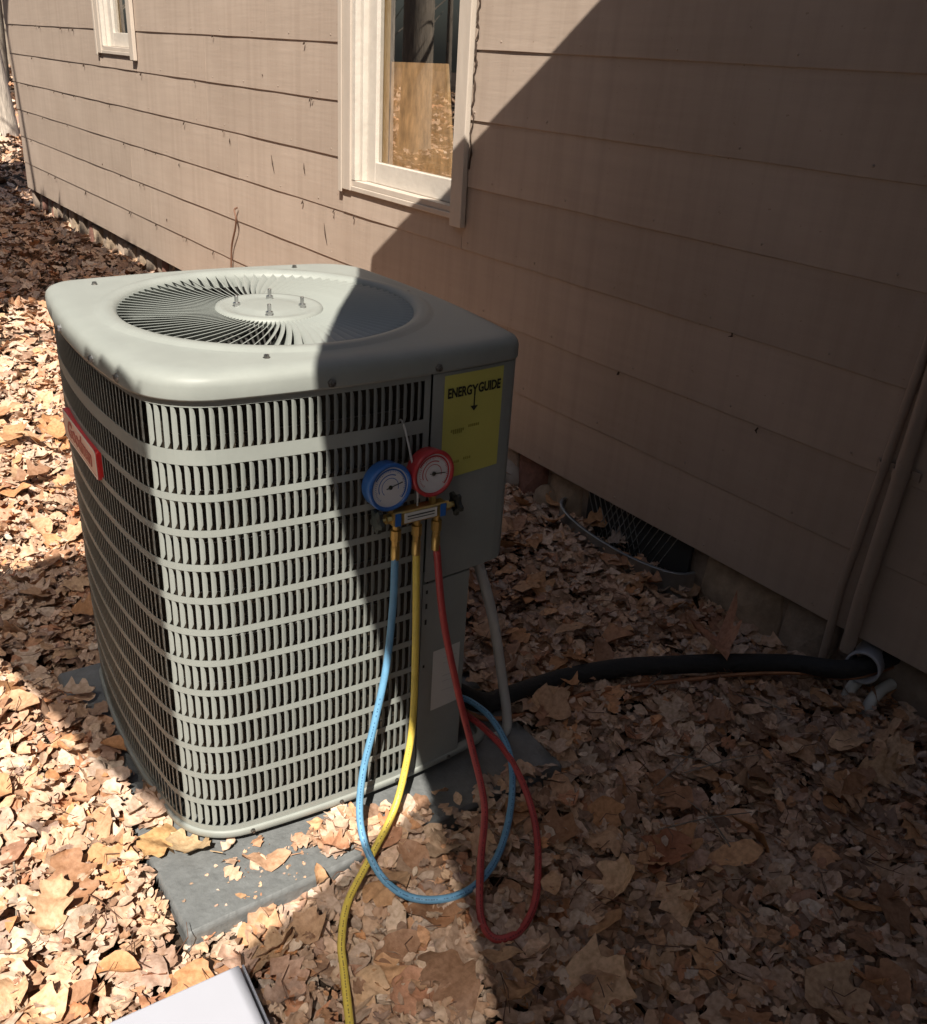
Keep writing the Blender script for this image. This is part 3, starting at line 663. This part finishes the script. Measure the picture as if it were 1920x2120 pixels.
def hose(name, pts, m_, lab, extra=None):
    t = thing(name, (pts[-1][0], pts[-1][1], -.06), lab, 'hose', 'hoses hanging from the gauge set')
    mb_ = MB(); mb_.tube(spline(pts, 8), .0077, 12); obj('tubing', mb_, M[m_], t)
    cv = spline(pts, 8); mb_ = MB()
    for k in range(20, len(cv)-3):
        p = cv[k]; d = (cv[k+1]-p).normalized(); n_ = Vector((-.25,-.6,.75)); n_ = (n_ - d*n_.dot(d)).normalized(); sd_ = d.cross(n_)
        for q in range(3):
            if random.random() < .75: mb_.obox(p + d*(.003+.0055*q) + n_*.0077, d*random.uniform(.0012,.0022), sd_*.0011, n_*.0002)
    pm_ = obj('printed_marks', mb_, M['print_' + name.split('_')[0]], t); pm_['kind'] = 'stuff'
    x, y, z = pts[0]; mb_ = MB(); mb_.lathe((x,y,z+.006), (0,0,-1), [(.0085,0),(.009,.004),(.009,.03),(.0082,.032)], 12); obj('ferrule', mb_, M['brass'], t)
    return t
HOSES = {
 'blue': [(.050,-.452,.645),(.045,-.458,.525),(.028,-.467,.385),(-.006,-.482,.262),(-.043,-.505,.169),(-.068,-.540,.092),(-.075,-.588,.042),(-.066,-.652,.010),(-.035,-.713,.006),(.034,-.748,.006),(.108,-.740,.008),(.189,-.693,.016),(.281,-.600,.030),(.338,-.508,.060),(.358,-.408,.080),(.348,-.331,.085),(.312,-.30,.10)],
 'yellow': [(.097,-.452,.645),(.099,-.460,.452),(.092,-.475,.244),(.064,-.500,.144),(.012,-.540,.066),(-.083,-.600,.020),(-.155,-.657,.009),(-.204,-.728,.006),(-.228,-.786,.005),(-.266,-.883,.005),(-.290,-.948,.004),(-.32,-1.1,.0)],
 'red': [(.142,-.452,.645),(.166,-.458,.454),(.208,-.472,.254),(.222,-.515,.135),(.190,-.62,.065),(.115,-.72,.03),(.055,-.81,.006),(.048,-.862,.0),(.084,-.878,.0),(.135,-.860,-.004),(.193,-.812,.0),(.273,-.705,.010),(.311,-.612,.040),(.333,-.505,.060),(.338,-.419,.060),(.335,-.34,.055),(.338,-.30,.046)],
}
hose('blue_hose', HOSES['blue'], 'blue_hose', 'blue charging hose looping from the left port of the gauges')
hose('yellow_hose', HOSES['yellow'], 'yellow_hose', 'yellow charging hose trailing over the leaves towards the camera')
hose('red_hose', HOSES['red'], 'red_hose', 'red charging hose hanging from the right port of the gauges')

# ------------------------------------------------------------------ white panel in front, vent well, rocks
mb = MB(); mb.obox((-.66,-.955,.005), (.262,-.006,0), (.010,.272,0), (0,0,.016)); 
wp = thing('white_panel', (-.66,-.955,-.02), 'flat white sheet metal panel lying on leaves at the front', 'panel'); obj('sheet', mb, M['white_sheet'], wp, bevel=.003)
mb = MB(); mb.obox((-.3905,-.955,.002), (.0018,0,0), (.010,.268,0), (0,0,.011)); obj('folded_edge', mb, M['white_sheet'], wp)
mb = MB(); P0 = []; 
for k in range(17):
    a = math.pi*k/16; P0.append(Vector((wx(.27) +.045 - .135*math.sin(a)**.8, .28 - .33*math.cos(a))))
ou = offset(P0, .0, False); inn = offset(P0, .006, False)
mb.loft([[(p.x,p.y,-.16) for p in ou],[(p.x,p.y,.012) for p in ou],[(p.x,p.y,.016) for p in offset(P0,-.004,False)],[(p.x,p.y,.016) for p in offset(P0,.010,False)],[(p.x,p.y,.012) for p in inn],[(p.x,p.y,-.16) for p in inn]], True, False)
tag(obj('vent_well', mb, M['galv']), 'curved galvanised metal well round the crawl space vent', 'window well')
def rock(c, r, m_, lab):
    mb_ = MB(); n = 12; P = []
    for i in range(7):
        ph = -math.pi/2 + math.pi*i/6
        P.append([Vector((c[0] + r[0]*math.cos(ph)*math.cos(2*math.pi*k/n)*(1+random.uniform(-.12,.12)), c[1] + r[1]*math.cos(ph)*math.sin(2*math.pi*k/n)*(1+random.uniform(-.12,.12)), c[2] + r[2]*math.sin(ph))) for k in range(n)])
    mb_.loft(P, True); return tag(obj('rock', mb_, m_), lab, 'rock')
rock((1.40,.98,-.03), (.055,.11,.085), M['pale_rock'], 'pale rounded rock against the house foundation behind the unit')
rock((1.42,.72,-.05), (.05,.07,.07), M['stones'][0], 'smaller brown rock beside the curved metal well')

# ------------------------------------------------------------------ leaves
PAL = np.array([(.62,.415,.285),(.67,.465,.32),(.56,.35,.225),(.69,.50,.36),(.46,.28,.18),(.62,.33,.175),(.64,.45,.335),(.36,.215,.14),(.66,.43,.285),(.56,.415,.32),(.54,.265,.15),(.71,.54,.405),(.68,.475,.345),(.63,.43,.31),(.50,.33,.25)])
def leaf_template(kind, rng):
    """-> verts (n,3) length 1 along +y, faces"""
    ns = {0: 15, 1: 9, 2: 13}[kind]; v = []; f = []; ph = rng.uniform(0, 1)
    for i in range(ns):
        t = i/(ns-1)
        if kind == 1: wd = .27*math.sin(math.pi*min(1, t**.85))**.75; a = 0
        elif kind == 0: wd = .31*math.sin(math.pi*t**.85)**.65; a = .34*math.cos(2*math.pi*(3.4*t+ph))
        else: wd = .42*math.sin(math.pi*t**.7)**.75; a = .27*math.cos(2*math.pi*(2.4*t+.2+ph*.3))
        if i in (0, ns-1): wd = .01
        l = wd*(1+a)*(1+rng.uniform(-.10,.10)); r = wd*(1+a*.9)*(1+rng.uniform(-.10,.10))
        sh = .10*a + .10*wd
        v += [(-l, t+sh, 0), (0, t, 0), (r, t+sh, 0)]
    for i in range(ns-1):
        b = 3*i; f += [(b,b+1,b+4,b+3), (b+1,b+2,b+5,b+4)]
    v = np.array(v)
    c1, c2, c3, c4 = rng.uniform(-.7,1.3)*(1.6 if rng.random() < .2 else 1), rng.uniform(-.5,.5), rng.uniform(-.4,.4), rng.uniform(2,7)
    z = c1*v[:,0]**2*1.7 + c2*(v[:,1]-.5)**2 + c3*v[:,0]*(v[:,1]-.5)*1.6 + .035*np.sin(c4*v[:,1]*2+c1*3) + .02*np.sin(9*v[:,0]+5*v[:,1]) + rng.normal(0,.02,len(v)) + np.where(np.arange(len(v))%3==1, -rng.uniform(.0,.07), 0)
    v[:,2] = z; v[:,1] -= .5; v[:,0] += .12*rng.uniform(-1,1)*np.sin(math.pi*(v[:,1]+.5))
    return v, f
TEMPL = [leaf_template(k, RNG) for k in [0]*15 + [1]*15 + [2]*8]
def rot_mats(yaw, tx, ty):
    cy, sy, cx, sx, cz, sz = np.cos(ty), np.sin(ty), np.cos(tx), np.sin(tx), np.cos(yaw), np.sin(yaw); o = np.zeros_like(yaw); l = o+1
    Rz = np.stack([np.stack([cz,-sz,o],-1),np.stack([sz,cz,o],-1),np.stack([o,o,l],-1)],-2)
    Rx = np.stack([np.stack([l,o,o],-1),np.stack([o,cx,-sx],-1),np.stack([o,sx,cx],-1)],-2)
    Ry = np.stack([np.stack([cy,o,sy],-1),np.stack([o,l,o],-1),np.stack([-sy,o,cy],-1)],-2)
    return Rz @ Rx @ Ry
def leaves_mesh(name, pos, size, tilt, cols):
    n = len(pos); which = RNG.integers(0, len(TEMPL), n)
    Rm = rot_mats(RNG.uniform(0, 2*math.pi, n), RNG.normal(0, 1, n)*tilt, RNG.normal(0, 1, n)*tilt)
    V = []; F = []; C = []; base = 0
    for t in range(len(TEMPL)):
        idx = np.where(which == t)[0]
        if not len(idx): continue
        v, f = TEMPL[t]; m_ = len(v)
        vv = np.einsum('nij,mj->nmi', Rm[idx], v) * size[idx][:,None,None] + pos[idx][:,None,:]
        V.append(vv.reshape(-1,3)); fa = np.array(f)
        F.append((fa[None] + (base + m_*np.arange(len(idx)))[:,None,None]).reshape(-1,4)); base += m_*len(idx)
        C.append(np.repeat(cols[idx], m_, 0))
    V = np.concatenate(V); F = np.concatenate(F); C = np.concatenate(C)
    me = bpy.data.meshes.new(name); me.vertices.add(len(V)); me.vertices.foreach_set('co', V.ravel().astype('f'))
    me.loops.add(F.size); me.loops.foreach_set('vertex_index', F.ravel().astype('i')); me.polygons.add(len(F))
    me.polygons.foreach_set('loop_start', np.arange(0, F.size, 4, dtype='i')); me.polygons.foreach_set('loop_total', np.full(len(F), 4, dtype='i'))
    me.update(calc_edges=True); me.polygons.foreach_set('use_smooth', np.ones(len(F), bool))
    a = me.attributes.new('leafcol', 'FLOAT_COLOR', 'POINT'); a.data.foreach_set('color', np.c_[C, np.ones(len(C))].ravel().astype('f'))
    me.materials.append(M['leaf']); return me
def leaf_cols(n):
    c = PAL[RNG.integers(0, len(PAL), n)] * RNG.uniform(.80, 1.10, (n,1)); g = c.mean(1, keepdims=True); k = RNG.uniform(-.12,.25,(n,1)); return np.clip(c*(1-k)+g*k, .02, .8)
def region(n, x0, x1, y0, y1, s0, s1, zr=.05):
    x = RNG.uniform(x0, x1, n); y = RNG.uniform(y0, y1, n)
    keep = (x < 1.43 - KW*(y+.64) + .05) | (y > 8.5)
    onpad = (x > -.45) & (x < .50) & (y > -.535) & (y < .43)
    well = (np.hypot(x-1.45, y-.28) < .15)
    panel = (x > -.95) & (x < -.40) & (y > -1.25) & (y < -.69)
    keep &= ~onpad & ~(well & (RNG.random(n) < .7)) & ~(panel)
    x, y = x[keep], y[keep]; n = len(x)
    zg = GZ + .02*np.sin(1.7*x+.6*y)*np.sin(1.1*y-.4*x) + .018*np.sin(5*x+1)*np.sin(6*y)
    zl = RNG.uniform(0, zr, n); low = (x > -.47) & (x < .06) & (y > -.63) & (y < -.53); zl = np.where(low, zl*.45 - .006, zl); s = s0 + (s1-s0)*RNG.random(n)**1.4
    return np.c_[x, y, zg+zl], s
P, Z_ = [], []
for a in ((15500,-1.0,1.55,-1.7,1.2,.028,.10,.055),(7600,-1.2,1.5,1.2,3.4,.035,.11),(4500,-24,4,16,44,.25,.5,.08),(17000,-1.0,1.4,-1.5,1.3,.012,.045,.074),(5000,-1.0,1.4,1.3,3,.02,.05,.07),(7200,-1.0,1.5,3.4,9.5,.06,.13),(6500,.0,6,9,26,.09,.2),(2600,2,16,26,62,.25,.5),(4500,-9,-1.2,-1,16,.09,.22,.06),(1500,-3.2,-1.0,-1.2,2.5,.06,.13)):
    p_, s_ = region(*a); P.append(p_); Z_.append(s_)
P = np.concatenate(P); Z_ = np.concatenate(Z_)
o = bpy.data.objects.new('leaf_litter', leaves_mesh('leaf_litter', P, Z_, .30, leaf_cols(len(P)))); link(o); tag(o, 'thick carpet of dry tan and brown fallen leaves', 'leaves', kind='stuff')
# leaves drifted over the edges of the pad
def blob(n, cx, cy, rx, ry, z0, z1, s0, s1):
    a = RNG.uniform(0, 2*math.pi, n); r = RNG.random(n)**.6; return np.c_[cx + rx*r*np.cos(a), cy + ry*r*np.sin(a), RNG.uniform(z0, z1, n)], RNG.uniform(s0, s1, n)
P, Z_ = [], []
for b in ((60,.0,-.50,.13,.05,-.028,.004,.03,.07),(30,-.09,-.44,.09,.035,-.025,-.005,.025,.06),(90,-.46,.08,.05,.24,-.04,.012,.035,.085),(22,-.41,-.20,.035,.06,-.028,.02,.035,.08),(9,.12,-.50,.12,.03,-.028,.0,.03,.06),(16,.32,-.51,.16,.03,-.028,.0,.03,.07),(34,.0,-.565,.13,.03,-.055,-.025,.03,.07),(26,-.2,-.585,.2,.025,-.062,-.045,.03,.075),(40,.52,-.2,.05,.3,-.04,.0,.04,.09),(70,-.22,-.46,.2,.07,-.0295,-.0275,.004,.012),(5,-.27,-.42,.1,.05,-.026,-.02,.03,.05)):
    p_, s_ = blob(*b); P.append(p_); Z_.append(s_)
P = np.concatenate(P); Z_ = np.concatenate(Z_)
o = bpy.data.objects.new('drifted_leaves', leaves_mesh('drifted_leaves', P, Z_, .3, leaf_cols(len(P)))); link(o); tag(o, 'dry leaves drifted over the edges of the pad', 'leaves', kind='stuff')
# a looser top layer of larger, rustier lobed leaves
p_, s_ = region(620,-.98,1.45,-1.5,2.6,.07,.14,.03); p_[:,2] += .05
c_ = np.array([(.52,.27,.13),(.60,.34,.18),(.42,.22,.12),(.64,.42,.26),(.36,.20,.12),(.58,.36,.22)])[RNG.integers(0,6,len(p_))]*RNG.uniform(.8,1.1,(len(p_),1))
o = bpy.data.objects.new('top_leaves', leaves_mesh('top_leaves', p_, s_, .33, c_)); link(o); tag(o, 'larger rust brown lobed leaves lying loose on the litter', 'leaves', kind='stuff')
# single leaves one can pick out
def one_leaf(pos, size, yaw, col, kind, lab, tilt=(.1,.1), group=None):
    rng = np.random.default_rng(int(abs(pos[0]*1e4)+abs(pos[1]*1e3))); v, f = leaf_template(kind, rng); mb_ = MB(); mb_.add([Vector(q)*size for q in v], f, True)
    st = len(mb_.v); mb_.tube([(0,-.5*size,.0), (.02*size,-.62*size,.01*size), (.06*size,-.75*size,.0)], .0011, 4)
    o_ = obj('fallen_leaf', mb_, M['leaf']); o_.location = pos; o_.rotation_euler = (tilt[0], tilt[1], yaw)
    a_ = o_.data.attributes.new('leafcol', 'FLOAT_COLOR', 'POINT'); a_.data.foreach_set('color', np.tile(np.array([*col, 1.0]), (len(o_.data.vertices),1)).ravel().astype('f'))
    return tag(o_, lab, 'leaf', group)
one_leaf((-.405,-.285,-.008), .135, 2.3, (.58,.36,.17), 0, 'large orange tan oak leaf at the front left foot of the unit', (.25,-.2))
one_leaf((-.36,-.335,-.016), .11, .5, (.55,.40,.24), 0, 'curled pale brown oak leaf lying on the pad by the rounded corner', (-.15,.2))
one_leaf((-.235,-.445,-.016), .10, 1.2, (.55,.34,.22), 1, 'smooth oval brown leaf lying below the front base edge', (.1,.15))
one_leaf((-.315,-.505,-.028), .024, .9, (.5,.3,.17), 1, 'tiny leaf fragment in the middle of the bare pad corner', (.1,0))
one_leaf((-.52,-.30,-.02), .13, 1.0, (.55,.30,.15), 2, 'broad orange leaf propped against the left pad edge', (.35,-.35))
one_leaf((.03,-.62,-.02), .12, .4, (.40,.27,.19), 2, 'large brown maple leaf inside the blue hose loop', (.2,.1))
one_leaf((.085,-.60,-.015), .10, 2.2, (.45,.31,.21), 0, 'crumpled brown leaf beside the blue hose on the leaves', (.3,-.3))
one_leaf((-.06,-.90,-.025), .10, .2, (.26,.20,.16), 1, 'dark grey brown leaf to the right of the yellow hose', (.1,.1))
one_leaf((-.17,-.56,.0), .05, .1, (.5,.3,.17), 1, 'upright rolled leaf stuck at the front pad edge', (1.3,.1))
one_leaf((1.16,-.40,.035), .15, 2.6, (.40,.20,.12), 2, 'large reddish oak leaf resting on the black line', (.2,.3))
one_leaf((.52,-.86,-.03), .16, 2.0, (.36,.15,.08), 0, 'large reddish leaf on the litter right of the red hose', (.1,.2))
# petioles, needles and broken bits in the litter
mb = MB()
for k in range(750):
    x, y = random.uniform(-.95,1.2), random.uniform(-1.3,1.6)
    if (-.47 < x < .52 and -.555 < y < .45) or (x < -.38 and y < -.66): continue
    a = random.uniform(0,6.28); l = random.uniform(.012,.05); z = GZ + random.uniform(.045,.085); b_ = random.uniform(-.02,.02)
    mb.tube([(x-l*math.cos(a),y-l*math.sin(a),z), (x-b_*math.sin(a),y+b_*math.cos(a),z+.006), (x+l*math.cos(a),y+l*math.sin(a),z+random.uniform(-.012,.018))], [.0012,.0010,.0006], 4)
tag(obj('leaf_stems', mb, M['wire']), 'thin dry leaf stems scattered through the litter', 'stems', kind='stuff')
# twigs
for k in range(26):
    x, y = random.uniform(-.9,1.2), random.uniform(-1.2,2.2)
    if -.5 < x < .52 and -.56 < y < .45 or (x < -.36 and y < -.65): continue
    a = random.uniform(0,6.28); l = random.uniform(.05,.13); mb = MB(); z = GZ+.055
    mb.tube([(x-l*math.cos(a),y-l*math.sin(a),z), (x+.01,y,z+.008), (x+l*math.cos(a),y+l*math.sin(a),z+.004)], [.0022,.0018,.001], 5)
    tag(obj('twig', mb, M['bark']), 'thin brown twig lying among the fallen leaves', 'twig', 'twigs among the leaves')

# ------------------------------------------------------------------ trees
def tree(x, y, r, h, m_, lab, grp=None, lean=(0,0), limbs=7, flare=1.5):
    t = thing('bare_tree', (x, y, GZ), lab, 'tree', grp); mb_ = MB()
    pts = [(x,y,GZ-.1),(x,y,GZ+.25),(x+lean[0]*.3,y+lean[1]*.3,h*.3),(x+lean[0]*.7,y+lean[1]*.7,h*.65),(x+lean[0],y+lean[1],h)]
    mb_.tube(spline(pts, 4), [r*flare,r*1.3,r*1.12,r*1.05] + [r*(1-.7*k/13) for k in range(13)], 14); obj('trunk', mb_, m_, t)
    for k in range(limbs):
        z = h*random.uniform(.3,.95); a = random.uniform(0,6.28); l = random.uniform(.15,.35)*h; q = z/h
        b = Vector((x+lean[0]*q, y+lean[1]*q, z)); d = Vector((math.cos(a), math.sin(a), random.uniform(.5,1.1))).normalized(); mb_ = MB()
        p2 = b + d*l*.5 + Vector((0,0,.1)); p3 = b + d*l + Vector((0,0,.25*l))
        mb_.tube(spline([b, p2, p3], 4), [r*.36*(1-.85*i/8) for i in range(9)], 7)
        for s_ in range(4):
            c_ = b + (p3-b)*random.uniform(.35,.95); e_ = c_ + Vector((random.uniform(-1,1),random.uniform(-1,1),random.uniform(.2,1)))*l*.3
            mb_.tube([c_, (c_+e_)/2 + Vector((0,0,.03)), e_], [r*.1,r*.07,r*.02], 5)
        obj('limb', mb_, m_, t)
    return t
G = 'bare trees of the wood reflected in the window'
for (x,y,r,h) in ((-2.45,9.0,.15,9),(-5.5,8.2,.12,10),(-4.3,10.3,.13,11),(-7.5,9.5,.22,10),(-6.8,13,.3,12),(-3.6,13.5,.2,11),(-9.5,12,.3,12),(-9,6,.25,11),(-11,15,.3,12),(-4.6,16,.25,12),(-8,18,.28,12),(-1.6,18,.28,12),(-12,9,.3,12),(-3.4,10.2,.06,7),(-3.9,11.6,.05,5)):
    tree(x, y, r, h, random.choice([M['bark'], M['pale_bark']]), 'bare grey trunked woodland tree out in the leaf covered yard', G, (random.uniform(-.5,.5), random.uniform(-.5,.5)))
tree(2.05, 15.5, .16, 9, M['pale_bark'], 'pale sunlit tree rising past the far corner of the house', None, (-.6,.3), flare=2.4)
for x, y, r in ((1.2,24,.25),(3.4,30,.3),(2.2,36,.3),(4.8,40,.35),(.4,33,.3)):
    tree(x, y, r, 13, M['pale_bark'], 'distant pale tree in the wood beyond the house', 'distant trees beyond the house', (random.uniform(-.6,.6),0), 9)

mb = MB()
for k in range(620):
    a = random.uniform(R(-30), R(205)); d = random.uniform(26, 62); x = -math.sin(a)*d*1.0 + 2; y = math.cos(a)*d + 4
    if x > 9 and y < 20: continue
    h = random.uniform(9, 17); r = random.uniform(.08,.28); l = random.uniform(-.8,.8); mb.tube([(x,y,GZ-.1),(x+l*.4,y,h*.5),(x+l,y+random.uniform(-.5,.5),h)], [r,r*.7,r*.15], 5, False)
    for q in range(5):
        z = h*random.uniform(.15,.9); b = random.uniform(0,6.28); e = random.uniform(.8,3); mb.tube([(x+l*z/h*.9,y,z),(x+l*z/h+e*math.cos(b),y+e*math.sin(b),z+e*.8)], [r*.3,r*.06], 3, False)
tag(obj('far_wood', mb, M['bark']), 'dense bare grey wood standing round the yard in the distance', 'wood', kind='stuff')
def shade_tree(base, top, clumps, lab, leaf=.09, limb_r=.06):
    """tall tree added out of view so its foliage shades the yard"""
    t = thing('added_shade_tree', base, lab, 'tree'); b = Vector(base); tp = Vector(top); mb_ = MB()
    mb_.tube(spline([b, b + (tp-b)*.4, tp], 5), [.26*(1-.06*i) for i in range(11)], 12); obj('trunk', mb_, M['bark'], t)
    cb = MB()
    for (c, rad, n) in clumps:
        c = Vector(c); mb_ = MB(); s0 = b + (tp-b)*.75; mb_.tube(spline([s0, (s0+c)/2 + Vector((0,0,.3)), c], 4), [limb_r*(1-.09*i) for i in range(9)], 6); obj('limb', mb_, M['bark'], t)
        for k in range(n):
            d = Vector((random.gauss(0,1), random.gauss(0,1), random.gauss(0,1))).normalized()*random.random()**.45; p = c + Vector((d.x*rad[0], d.y*rad[1], d.z*rad[2]))
            u = Vector((random.gauss(0,1), random.gauss(0,1), random.gauss(0,1))).normalized(); v_ = u.orthogonal().normalized(); l = leaf*random.uniform(.6,1.3)
            cb.add([p - u*l, p + v_*l*.45, p + u*l, p - v_*l*.45], [(0,1,2,3)])
    o_ = obj('crown', cb, M['green'], t); o_['kind'] = 'stuff'
    return t
def sunpt(x, y, z): k = z/SUN.z; return (x + SUN.x*k, y + SUN.y*k, z)
# unseen foliage added to shade the far leaves beside the wall
cl = []
gy = 4.9
while gy < 12:
    gx = (wx(gy)-.30 if gy < 9.4 else 1.9)
    while gx > -.55 + .12*(gy-5) + (.55 if gy < 5.2 else .25 if gy < 5.6 else 0):
        cl.append((sunpt(gx, gy, 8.6), (.30,.42,.3), 560)); gx -= .42
    gy += .6
shade_tree((-5.2,-1.0,GZ), (-4.4,-.4,9.5), cl, 'tall evergreen shade tree added unseen in the yard left of the camera')
# ------------------------------------------------------------------ unseen light blockers added over the right half of the yard and left of the unit
def blocker(name, poly, z, lab, ropes):  # unseen sheet added to block sun and sky
    t = thing(name, (poly[0][0], poly[0][1], z), lab, 'light blocker')
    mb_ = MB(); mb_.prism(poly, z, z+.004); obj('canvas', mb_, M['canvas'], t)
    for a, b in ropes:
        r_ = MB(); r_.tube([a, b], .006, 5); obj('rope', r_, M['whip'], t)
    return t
main = [(1.41,-1.50),(.060,.245),(.030,.215),(-.793,-1.332),(-.962,-1.569),(-1.082,-1.755),(-1.155,-1.870),(-1.212,-1.965),(-1.258,-2.06),(-1.296,-2.18),(-1.325,-2.31),(-1.355,-2.45),(-1.395,-2.60),(-1.483,-2.85),(-1.537,-3.013),(-1.594,-3.169),(-2.05,-4.5),(-3.4,-4.8),(-3.4,-10),(1.62,-10)]  # outline shaped for its shadow edge across wall, unit and ground
blocker('sun_blocker', main[::-1], 3.4, 'large added dark canvas shade sail stretched above the yard from the house', [((-2.05,-4.5,3.406),(-3.4,-5.6,4.2))])  # added out of view to darken the right half
def sunfilter(poly, z, width, pitch, lab, ropes):
    """shade netting: added unseen light blocker of fine parallel tapes across a polygon, open between them"""
    t = thing('added_sunfilter', (poly[0][0], poly[0][1], z), lab, 'light blocker'); mb_ = MB(); n = len(poly)
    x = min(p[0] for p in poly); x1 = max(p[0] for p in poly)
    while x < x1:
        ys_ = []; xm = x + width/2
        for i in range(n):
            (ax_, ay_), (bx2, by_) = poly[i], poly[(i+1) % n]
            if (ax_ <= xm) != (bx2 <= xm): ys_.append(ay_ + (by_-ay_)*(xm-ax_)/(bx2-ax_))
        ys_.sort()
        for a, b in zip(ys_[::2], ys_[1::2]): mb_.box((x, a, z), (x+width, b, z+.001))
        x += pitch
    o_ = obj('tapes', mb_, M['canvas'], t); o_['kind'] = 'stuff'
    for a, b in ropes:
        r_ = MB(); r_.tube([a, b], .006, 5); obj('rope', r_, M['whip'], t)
sunfilter([(-1.375,-1.715),(-1.415,-1.415),(-1.40,-1.08),(-1.69,-1.02),(-1.98,-.96),(-2.5,-.92),(-2.5,-1.32),(-2.055,-1.47),(-1.975,-1.768),(-1.918,-2.042),(-1.815,-2.325)], 3.2, .0088, .010, 'small dense added shade netting hanging left of the air conditioner', [((-2.5,-1.1,3.206),(-4.6,-1.0,3.6))])  # added out of view in place of the unit's own cast shadow
sunfilter([(-1.93,-2.79),(-1.46,-2.64),(-1.31,-2.60),(-1.36,-3.17),(-1.56,-3.9),(-1.97,-3.9)], 3.38, .0075, .010, 'open added shade netting along the edge of the large sail', [])  # added out of view to half-shade the front leaves
blocker('sun_blocker', [(-10,-10),(-3.6,-10),(-3.55,-4.9),(-3.9,-3.9),(-3.85,-3.0),(-3.5,-1.6),(-2.85,-.6),(-2.2,1.6),(-1.72,3.6),(-1.2,6.4),(-10,6.4)], 3.7, 'wide added dark canvas shade sail over the left side of the yard', [((-1.2,6.4,3.706),(-2.3,9,4.8))])  # added out of view to cut sky light and ground bounce
def skyblocker(x0, y0, x1, y1, h, lab):  # unseen foliage wall added to block low sky light
    t = thing('skyblocker', ((x0+x1)/2, (y0+y1)/2, GZ), lab, 'skyblocker', None); d = Vector((x1-x0, y1-y0, 0)); L__ = d.length; d.normalize(); n_ = Vector((-d.y, d.x, 0)); mb_ = MB()
    for k in range(int(L__*420)):
        p = Vector((x0,y0,0)) + d*random.uniform(0,L__) + n_*random.uniform(-.4,.4) + Vector((0,0,random.uniform(GZ,h*random.uniform(.92,1))))
        u = Vector((random.gauss(0,1), random.gauss(0,1), random.gauss(0,1))).normalized(); v_ = u.orthogonal().normalized(); l = random.uniform(.08,.17)
        mb_.add([p - u*l, p + v_*l*.6, p + u*l, p - v_*l*.6], [(0,1,2,3)])
    o_ = obj('foliage', mb_, M['green'], t); o_['kind'] = 'stuff'
    mb_ = MB()
    for k in range(int(L__/.8)):
        p = Vector((x0,y0,GZ)) + d*(.4+.8*k); mb_.tube([p, p+Vector((.05,.02,h*.8))], [.05,.015], 6)
    o_ = obj('stem', mb_, M['bark'], t); o_['kind'] = 'stuff'
skyblocker(-9.7, -9.6, -9.7, 7.5, 4.0, 'tall added dark evergreen hedge along the left edge of the yard')
skyblocker(-9.2, -9.7, 2.5, -9.7, 4.0, 'tall added dark evergreen hedge behind the camera')
# ------------------------------------------------------------------ done
